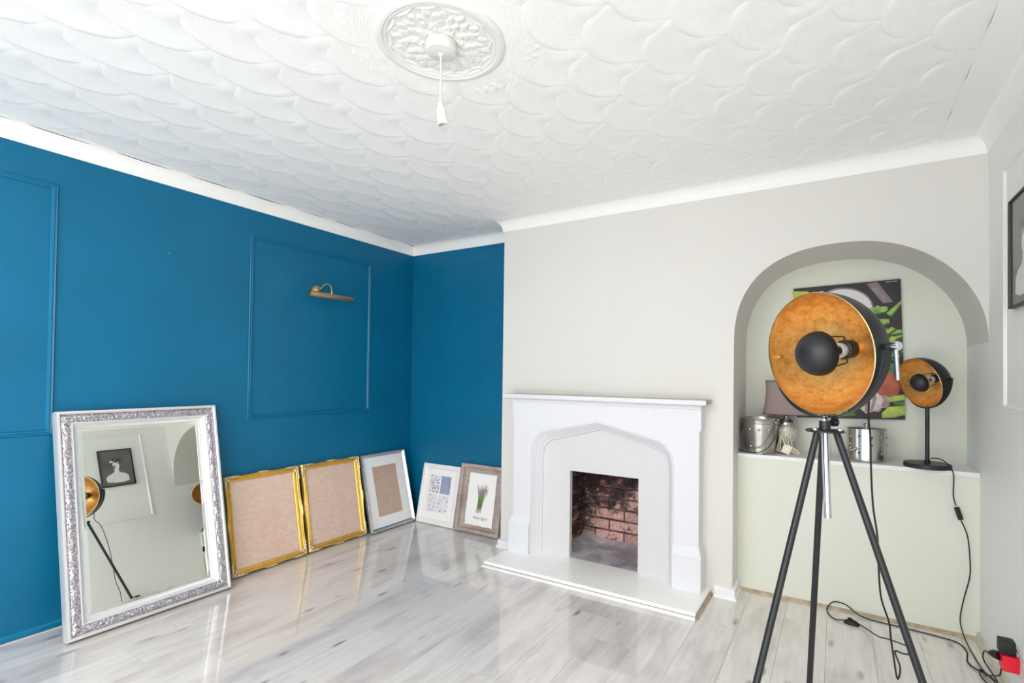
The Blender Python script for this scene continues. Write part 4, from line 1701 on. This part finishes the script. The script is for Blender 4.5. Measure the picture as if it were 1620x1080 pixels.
Tq = inv2 @ frameT((3.778, -0.097, 0.603), Vector((0.96, 0, 0.27)), Vector((-0.27, 0, 0.96)), Vector((0, -1, 0)))
b.box((-0.0105, -0.030, -0.008), (0.0105, 0.030, 0.010), bev=0.003, T=Tq)
b.box((-0.006, -0.009, 0.009), (0.006, 0.009, 0.013), bev=0.001, T=Tq)
b.build('inline_switch', 'blackrubber', sl_)
SM2 = [(3.787, -0.0965, 0.570), (3.811, -0.0965, 0.501), (3.820, -0.0965, 0.400), (3.820, -0.0965, 0.306), (3.798, -0.0965, 0.194), (3.784, -0.0975, 0.099), (3.789, -0.115, 0.042), (3.798, -0.17, 0.010), (3.803, -0.291, 0.006),
       (3.808, -0.394, 0.008), (3.818, -0.445, 0.008), (3.828, -0.50, 0.010), (3.815, -0.56, 0.014), (3.790, -0.50, 0.012), (3.795, -0.42, 0.014), (3.818, -0.46, 0.016), (3.815, -0.60, 0.06), (3.775, -0.60, 0.13), (3.765, -0.64, 0.180), (3.762, -0.69, 0.208), (3.762, -0.73, 0.221)]
b = MB()
b.tube([inv2 @ Vector(p) for p in spline(SM2, 8)], 0.0027, 8)
b.build('flex', 'blackrubber', sl_, 60)

# --- wall socket, red adaptor, black plugs
sk_ = empty('wall_socket', RW(-0.850, 0.240, XR), 'white surface-mounted double socket low on the right wall', 'socket')
b = MB()
b.box((-0.075, -0.048, 0.0), (0.075, 0.046, 0.030), bev=0.003)
b.build('back_box', 'white_plastic', sk_)
b = MB()
b.box((-0.075, -0.046, 0.030), (0.075, 0.044, 0.037), bev=0.002)
b.build('face_plate', 'white_plastic', sk_)
for s_ in (-1, 1):
    b = MB()
    b.box((s_ * 0.040 - 0.006, 0.016, 0.037), (s_ * 0.040 + 0.006, 0.034, 0.040), bev=0.001)
    b.build('rocker_switch', 'white_plastic', sk_)
ad = empty('red_adaptor', RW(-0.812, 0.238, XR - 0.0372), 'red plastic adaptor plugged into the low socket on the right wall', 'adaptor')
b = MB()
b.box((-0.026, -0.028, 0.0), (0.026, 0.026, 0.046), bev=0.004)
b.build('adaptor_body', 'red', ad)
pg = empty('plug', RW(-0.800, 0.286, XR - 0.040), 'upright black mains plug above the red adaptor', 'plug')
b = MB()
b.box((-0.024, -0.022, 0.002), (0.024, 0.026, 0.048), bev=0.008)
b.build('plug_body', 'blackrubber', pg, 60)
b = MB()
b.tube([(0.0, -0.018, 0.03), (0.0, -0.03, 0.03)], [0.007, 0.004], 12)
b.build('cable_grip', 'blackrubber', pg, 60)
pg2 = empty('plug', frameT((3.780, -0.790, 0.250), (0, -1, 0), (0, 0, 1), (-1, 0, 0)), 'tapering black plug pushed into the front of the red adaptor', 'plug')
b = MB()
b.tube([(0.012, -0.003, 0.001), (-0.004, -0.006, 0.012), (-0.03, -0.016, 0.016), (-0.06, -0.030, 0.018)], [0.016, 0.015, 0.009, 0.005], 14)
b.build('plug_body', 'blackrubber', pg2, 60)

# ------------------------------------------------------------------ pictures on the right wall
def portrait(yc, zc, w, h, label, full=True):
    r = empty('portrait_picture', RW(yc, zc), label, 'picture', 'black framed portraits on the right wall')
    b = MB()
    rect_frame(b, w, h, [(0, 0), (0, 0.018), (0.002, 0.020), (0.008, 0.020), (0.010, 0.016), (0.010, 0.008)])
    b.build('frame_moulding', 'black', r, 30)
    b = MB()
    g1 = plain('photo_grey', (96, 96, 96), 0.5, var=0.35, vscale=4)
    pw_, ph_ = w - 0.016, h - 0.016
    b.box((-pw_ / 2, -ph_ / 2, 0.004), (pw_ / 2, ph_ / 2, 0.009), g1)
    pale = plain('photo_pale', (240, 240, 238), 0.5, var=0.08, vscale=25)
    mid = plain('photo_mid', (150, 150, 150), 0.5, var=0.3, vscale=25)
    dark = plain('photo_dark', (44, 44, 46), 0.5, var=0.3, vscale=30)

    def el(cx, cy, rx, ry, z, m, n=28, a0=0, rot=0):
        vs = [(cx + rx * math.cos(2 * PI * k / n) * math.cos(rot) - ry * math.sin(2 * PI * k / n) * math.sin(rot),
               cy + rx * math.cos(2 * PI * k / n) * math.sin(rot) + ry * math.sin(2 * PI * k / n) * math.cos(rot), z) for k in range(n)]
        b.add(vs, [tuple(range(n))], m)
    # bare shoulders, neck, turned face, garland of dark and pale blooms
    sh = [(-0.105, -0.16), (-0.10, -0.10), (-0.075, -0.075), (-0.035, -0.060), (-0.018, -0.045), (-0.016, -0.01), (0.022, -0.01), (0.026, -0.045), (0.055, -0.068), (0.092, -0.088), (0.112, -0.12), (0.100, -0.158), (0.03, -0.172), (-0.05, -0.174)]
    sh = [(x * 0.98, y) for x, y in sh]
    b.prism(sh, 0.0091, 0.0094, pale)
    el(0.004, 0.026, 0.030, 0.044, 0.0097, pale, rot=-0.25)
    el(0.022, 0.012, 0.012, 0.022, 0.0099, mid)
    rr = random.Random(int(abs(yc) * 100))
    for k in range(26):
        a = rr.uniform(0.1, PI * 1.15)
        q = rr.uniform(0.012, 0.052)
        el(0.0 + q * math.cos(a), 0.064 + q * 0.8 * math.sin(a), rr.uniform(.008, .017), rr.uniform(.007, .014), 0.0101 + k * 0.00003, rr.choice((dark, mid, pale, dark)), 12)
    b.build('photo_print', None, r, recalc=False)
    b = MB()
    b.box((-pw_ / 2, -ph_ / 2, 0.0125), (pw_ / 2, ph_ / 2, 0.0135))
    b.build('glass', 'glass', r)
    return r


portrait(-0.775, 1.748, 0.312, 0.425, 'black framed grey portrait photograph at the right edge of the picture', True)
portrait(-1.290, 1.748, 0.312, 0.425, 'second black framed portrait, seen only at the left edge of the mirror', True)

# ------------------------------------------------------------------ things in the niche
# canvas food print on the niche back wall
cvr = empty('canvas_print', frameT((3.3125, YN, 1.417), (math.cos(.028), 0, math.sin(.028)), (-math.sin(.028), 0, math.cos(.028)), (0, -1, 0)),
            'tall food photograph on canvas hung behind the large tripod lamp', 'picture')
cw, ch = 0.540, 0.792
b = MB()
dk = plain('canvas_dark_aubergine', (26, 20, 23), 0.5, var=0.35, vscale=9)
b.box((-cw / 2, -ch / 2, 0.0), (cw / 2, ch / 2, 0.020), dk, bev=0.002)
b.build('canvas', None, cvr)
b = MB()
cm = {'green': plain('celery_green', (132, 172, 84), 0.5, var=0.35, vscale=30), 'lime': plain('lime_green', (168, 186, 74), 0.5, var=0.3, vscale=25),
      'dgreen': plain('leaf_green', (66, 112, 44), 0.5, var=0.35, vscale=30), 'plate': plain('plate_white', (222, 218, 216), 0.5, var=0.06, vscale=6),
      'mauve': plain('knife_mauve', (128, 108, 118), 0.5, var=0.2, vscale=10), 'garlic': plain('garlic_white', (206, 192, 188), 0.5, var=0.25, vscale=30),
      'garlic2': plain('garlic_shadow', (150, 130, 132), 0.5, var=0.25, vscale=30), 'onion': plain('onion_red', (176, 84, 50), 0.5, var=0.4, vscale=18),
      'onion2': plain('onion_deep', (110, 34, 26), 0.5, var=0.3, vscale=14), 'deep': plain('deep_green_side', (44, 66, 30), 0.5, var=0.3, vscale=30), 'ink': plain('canvas_light_text', (176, 170, 168))}
zc_ = [0.0202]


def poly(pts, m):
    zc_[0] += 0.00002
    b.add([(x * cw - cw / 2, ch / 2 - y * ch, zc_[0]) for x, y in pts], [tuple(range(len(pts)))], cm[m])


def ell(cx, cy, rx, ry, m, n=36, a0=0.0, a1=2 * PI):
    poly([(cx + rx * math.cos(a0 + (a1 - a0) * k / n), cy + ry * math.sin(a0 + (a1 - a0) * k / n)) for k in range(n)], m)


ell(0.46, 0.20, 0.30, 0.175, 'mauve')
ell(0.46, 0.20, 0.285, 0.163, 'plate')
poly([(0.0, 0.02), (0.14, 0.03), (0.20, 0.07), (0.10, 0.14), (0.0, 0.16)], 'lime')
poly([(0.0, 0.10), (0.12, 0.13), (0.05, 0.22), (0.0, 0.24)], 'green')
poly([(0.16, 0.055), (0.30, 0.035), (0.20, 0.10), (0.14, 0.11)], 'plate')
poly([(0.70, 0.012), (0.80, 0.010), (0.93, 0.16), (0.84, 0.165)], 'mauve')
poly([(0.74, 0.05), (0.80, 0.05), (0.89, 0.15), (0.85, 0.155)], 'garlic2')
rr = random.Random(11)
for k in range(58):
    cx_ = rr.uniform(0.62, 0.97)
    cy_ = rr.uniform(0.20, 0.66)
    if cx_ < 0.72 and cy_ < 0.3:
        continue
    a = rr.uniform(-0.9, 0.5)
    L_, w_ = rr.uniform(0.05, 0.11), rr.uniform(0.018, 0.032)
    ca, sa_ = math.cos(a), math.sin(a)
    q = []
    for u, v in ((-1, -1), (1, -0.8), (1.1, 0.9), (-0.9, 1)):
        X_, Y_ = cx_ + (u * L_ * ca - v * w_ * sa_), cy_ + (u * L_ * sa_ + v * w_ * ca) * 0.68
        q.append((min(1, max(0, X_)), min(1, max(0, Y_))))
    poly(q, rr.choice(('green', 'lime', 'dgreen', 'green')))
    poly([q[3], q[2], (q[2][0], min(1, q[2][1] + 0.016)), (q[3][0], min(1, q[3][1] + 0.016))], 'deep')
ell(0.83, 0.76, 0.13, 0.105, 'onion2')
ell(0.86, 0.76, 0.105, 0.10, 'onion')
for k in range(7):
    cx_, cy_ = 0.62 + 0.035 * k, 0.885 + 0.02 * math.sin(k * 2)
    ell(min(0.86, cx_), cy_, 0.045, 0.045, 'garlic' if k % 2 else 'garlic2', 18)
poly([(0.60, 0.80), (0.66, 0.76), (0.76, 0.80), (0.82, 0.86), (0.78, 0.93), (0.66, 0.96), (0.58, 0.90)], 'garlic')
poly([(0.66, 0.76), (0.69, 0.80), (0.68, 0.95), (0.65, 0.95)], 'garlic2')
poly([(0.74, 0.80), (0.76, 0.85), (0.72, 0.94), (0.70, 0.94)], 'garlic2')
poly([(0.80, 0.955), (0.86, 0.91), (1.0, 0.90), (1.0, 0.965), (0.9, 0.985), (0.8, 0.99)], 'lime')
poly([(0.84, 0.845), (1.0, 0.82), (1.0, 0.86), (0.88, 0.875)], 'lime')
poly([(0.90, 0.875), (1.0, 0.87), (1.0, 0.895), (0.92, 0.90)], 'dgreen')
for k in range(9):
    x0_ = 0.02 + 0.06 * k
    poly([(x0_, 0.95 + 0.01 * (k % 2)), (x0_ + 0.055, 0.935), (x0_ + 0.065, 0.975), (x0_ + 0.01, 0.985)], ('lime', 'green', 'dgreen')[k % 3])
ell(0.20, 0.60, 0.18, 0.14, 'onion')
ell(0.18, 0.62, 0.13, 0.11, 'garlic')
for k in range(2):
    poly([(0.87 + 0.055 * k, 0.012), (0.915 + 0.055 * k, 0.011), (0.915 + 0.055 * k, 0.017), (0.87 + 0.055 * k, 0.018)], 'ink')
b.build('printed_image', None, cvr, recalc=False)


# metal bucket at the left of the shelf
bk = empty('metal_bucket', Matrix.Translation((2.870, 0.005, ZS)), 'shiny tapered metal bucket with ring handle on the left of the niche shelf', 'bucket')
b = MB()
b.lathe([(0, 0.002), (0.074, 0.002), (0.077, 0.0), (0.079, 0.006), (0.099, 0.176), (0.101, 0.178), (0.099, 0.181), (0.103, 0.205), (0.1055, 0.208), (0.104, 0.211), (0.101, 0.209), (0.098, 0.18), (0.076, 0.01), (0, 0.008)], 56)
b.build('body', 'steel', bk, 35)
for k in range(10):
    for zz in (0.045, 0.145):
        a = 2 * PI * k / 10 - 0.9
        r_ = 0.079 + 0.020 * (zz - 0.006) / 0.17
        b = MB()
        b.lathe([(0, 0.003), (0.004, 0.0025), (0.008, 0.0), (0.009, -0.002)], 14,
                T=frameT((r_ * math.cos(a), r_ * math.sin(a), zz), (-math.sin(a), math.cos(a), 0), (0, 0, 1), (math.cos(a), math.sin(a), 0)))
        b.build('stud', 'steel', bk, 50)
for s_ in (-1, 1):
    b = MB()
    a = -0.45 if s_ > 0 else PI - 0.45
    b.lathe([(0, 0.012), (0.010, 0.012), (0.015, 0.008), (0.016, 0.0)], 18,
            T=frameT((0.103 * math.cos(a), 0.103 * math.sin(a), 0.186), (-math.sin(a), math.cos(a), 0), (0, 0, 1), (math.cos(a), math.sin(a), 0)))
    b.build('handle_boss', 'steel', bk, 40)
b = MB()
hp_ = []
for k in range(25):
    t = PI * k / 24
    x_ = 0.116 * math.copysign(abs(math.cos(t)) ** 0.5, math.cos(t))
    s2 = math.sin(t)
    ca, sa_ = math.cos(-0.45), math.sin(-0.45)
    X_, Y_ = x_, -0.118 * s2
    hp_.append((X_ * ca - Y_ * sa_, X_ * sa_ + Y_ * ca, 0.186 - 0.172 * s2 ** 0.6))
b.tube(hp_, 0.0032, 8)
b.build('bail_handle', plain('dark_wire', (92, 88, 84), 0.35, metal=0.8), bk, 60)

# metal lidded canister
cn = empty('metal_canister', Matrix.Translation((3.407, 0.075, ZS)), 'steel canister with punched holes and knobbed lid right of the tripod', 'canister')
b = MB()
b.lathe([(0, 0.0), (0.092, 0.0), (0.094, 0.003), (0.094, 0.166), (0.092, 0.169)], 64)
b.build('body', 'steel', cn, 30)
b = MB()
b.lathe([(0.0945, 0.166), (0.096, 0.168), (0.096, 0.175), (0.091, 0.177), (0.03, 0.180), (0, 0.181)], 64)
b.build('lid', 'steel', cn, 30)
b = MB()
b.lathe([(0.006, 0.180), (0.006, 0.188), (0.015, 0.192), (0.016, 0.198), (0.012, 0.201), (0, 0.202)], 24)
b.build('lid_knob', 'steel', cn, 40)
for k in range(7):
    for zz in ((0.045, 0.135) if k % 2 == 0 else (0.09, 0.13)):
        a = -PI / 2 - 1.85 + 0.62 * k + 0.2
        b = MB()
        TT = frameT((0.0938 * math.cos(a), 0.0938 * math.sin(a), zz), (-math.sin(a), math.cos(a), 0), (0, 0, 1), (math.cos(a), math.sin(a), 0))
        b.lathe([(0.0085, 0.0), (0.0065, 0.0022), (0.0045, 0.001)], 14, T=TT)
        b.build('punched_rim', 'steel', cn, 50)
        b = MB()
        b.lathe([(0.0, 0.0012), (0.0046, 0.0010)], 14, T=TT)
        b.build('hole', 'dark_hole', cn)
b = MB()
hp_ = []
for k in range(17):
    t = PI * k / 16
    hp_.append((-0.098 + 0.004 * math.sin(t) - 0.0, 0.0, 0))
a = math.radians(205)
o1 = Vector((0.096 * math.cos(a), 0.096 * math.sin(a), 0.052))
a2 = math.radians(250)
o2 = Vector((0.1 * math.cos(a2), 0.1 * math.sin(a2), 0.078))
b.tube([o1 + Vector((-.012, -.004, 0.018)), o1, (o1 + o2) / 2 + Vector((-0.012, -0.018, -0.006)), o2], [0.006, 0.0075, 0.007, 0.004], 10)
b.build('side_handle', 'steel', cn, 50)

# lamp with mauve shade and crackled urn base
LX, LY = 3.001, 0.098
ll = empty('urn_table_lamp', Matrix.Translation((LX, LY, ZS)), 'table lamp with mauve waisted shade and silvery crackled urn base', 'table lamp')
b = MB()
b.lathe([(0, 0), (0.045, 0.0), (0.047, 0.006), (0.038, 0.012), (0.022, 0.020), (0.019, 0.030)], 36)
b.build('foot', 'steel', ll, 40)
b = MB()
b.lathe([(0.019, 0.030), (0.030, 0.045), (0.046, 0.070), (0.060, 0.100), (0.064, 0.122), (0.058, 0.148), (0.047, 0.164), (0.042, 0.172)], 44)
b.build('urn_body', 'mercury', ll, 60)
b = MB()
b.lathe([(0.042, 0.171), (0.043, 0.182), (0.036, 0.196), (0.020, 0.203), (0.010, 0.205), (0.010, 0.209), (0.0145, 0.214), (0.0150, 0.220), (0.010, 0.227), (0.006, 0.229), (0.006, 0.262), (0, 0.262)], 36)
b.build('neck', 'steel', ll, 40)


def shade_ring(rx, ry, z, n=56):
    # rounded rectangle (superellipse)
    out = []
    for k in range(n):
        t = 2 * PI * k / n
        c_, s_ = math.cos(t), math.sin(t)
        out.append((rx * math.copysign(abs(c_) ** 0.55, c_), ry * math.copysign(abs(s_) ** 0.55, s_), z))
    return out


b = MB()
vs, fs = [], []
n_ = 56
prof_s = [(1.0, 0.232), (0.955, 0.255), (0.905, 0.290), (0.872, 0.330), (0.855, 0.370), (0.860, 0.405), (0.880, 0.430)]
for s_, z_ in prof_s:
    vs += shade_ring(0.128 * s_ - (0.0), 0.088 * s_, z_, n_)
for q in range(len(prof_s) - 1):
    for k in range(n_):
        fs.append((q * n_ + k, q * n_ + (k + 1) % n_, (q + 1) * n_ + (k + 1) % n_, (q + 1) * n_ + k))
b.add(vs, fs)
b.build('lamp_shade', 'shade', ll, 60)
for z_, s_ in ((0.232, 1.0), (0.430, 0.880)):
    b = MB()
    rg = shade_ring(0.128 * s_, 0.088 * s_, z_, n_)
    b.tube(rg + [rg[0]], 0.0026, 6)
    b.build('shade_trim', 'shade_trim', ll, 60)
# white flex bundled with its plug
plx, ply = 3.012 - LX, 0.028 - LY
rr = random.Random(4)
for k in range(5):
    pts = [(-0.026, -0.062, 0.150), (-0.020 + 0.01 * k, -0.070, 0.120), (-0.010 + 0.012 * k, -0.076, 0.085 - 0.008 * k), (0.010 + 0.014 * k, -0.074, 0.050 - 0.005 * k),
           (0.030 + 0.013 * k, -0.070 - 0.004 * k, 0.012), (0.045 + 0.010 * k, -0.060, 0.004), (0.020, -0.055, 0.004 + 0.003 * k), (-0.020 - 0.006 * k, -0.060, 0.015), (-0.026, -0.064, 0.06 + 0.01 * k), (-0.026, -0.062, 0.150)]
    pts = [(x + rr.uniform(-.004, .004), y + rr.uniform(-.004, .004), max(0.003, z + rr.uniform(-.003, .003))) for x, y, z in pts]
    b = MB()
    b.tube(spline(pts, 6), 0.0022, 6)
    b.build('white_flex', 'cream_plastic', ll, 60)
b = MB()
TT = Matrix.Translation((plx, ply - 0.012, 0.030)) @ Matrix.Rotation(0.35, 4, 'Y') @ Matrix.Rotation(-0.15, 4, 'X')
b.box((-0.024, -0.012, -0.026), (0.024, 0.014, 0.026), bev=0.006, T=TT)
b.build('plug', 'cream_plastic', ll, 60)
b = MB()
b.lathe([(0, 0.0132), (0.004, 0.0132), (0.005, 0.012)], 12, T=TT @ Matrix.Rotation(PI / 2, 4, 'X'))
b.build('plug_screw', 'brass', ll)
b = MB()
b.tube(spline([(plx - 0.006, ply - 0.010, 0.052), (plx - 0.016, ply - 0.01, 0.075), (-0.028, -0.07, 0.115)], 6), 0.0026, 6)
b.build('white_flex', 'cream_plastic', ll, 60)

# small brown jar on a pale base, between bucket and lamp
jr = empty('brown_jar', Matrix.Translation((2.9455, 0.088, ZS)), 'small brown glass bottle on pale wooden base tucked beside the bucket', 'bottle')
b = MB()
b.lathe([(0, 0), (0.020, 0), (0.0205, 0.003), (0.0205, 0.022), (0.019, 0.024), (0, 0.024)], 28)
b.build('base', 'cork', jr, 35)
b = MB()
b.lathe([(0.018, 0.024), (0.0185, 0.030), (0.0185, 0.095), (0.015, 0.106), (0.010, 0.112), (0.010, 0.122), (0, 0.122)], 28)
b.build('bottle', 'brown_jar', jr, 50)

# clear glass tankard behind the tripod hub
gt = empty('glass_tankard', Matrix.Translation((3.197, 0.020, ZS)), 'clear glass tankard on the shelf behind the tripod legs', 'glass')
b = MB()
b.lathe([(0, 0.001), (0.040, 0.001), (0.042, 0.004), (0.041, 0.015), (0.040, 0.125), (0.0405, 0.128), (0.0385, 0.128), (0.037, 0.016), (0, 0.014)], 40)
b.build('body', 'glass', gt, 40)
b = MB()
b.tube(spline([(0.040, -0.01, 0.105), (0.060, -0.014, 0.108), (0.072, -0.016, 0.085), (0.068, -0.016, 0.055), (0.055, -0.013, 0.035), (0.040, -0.01, 0.030)], 6), 0.0045, 10)
b.build('handle', 'glass', gt, 60)
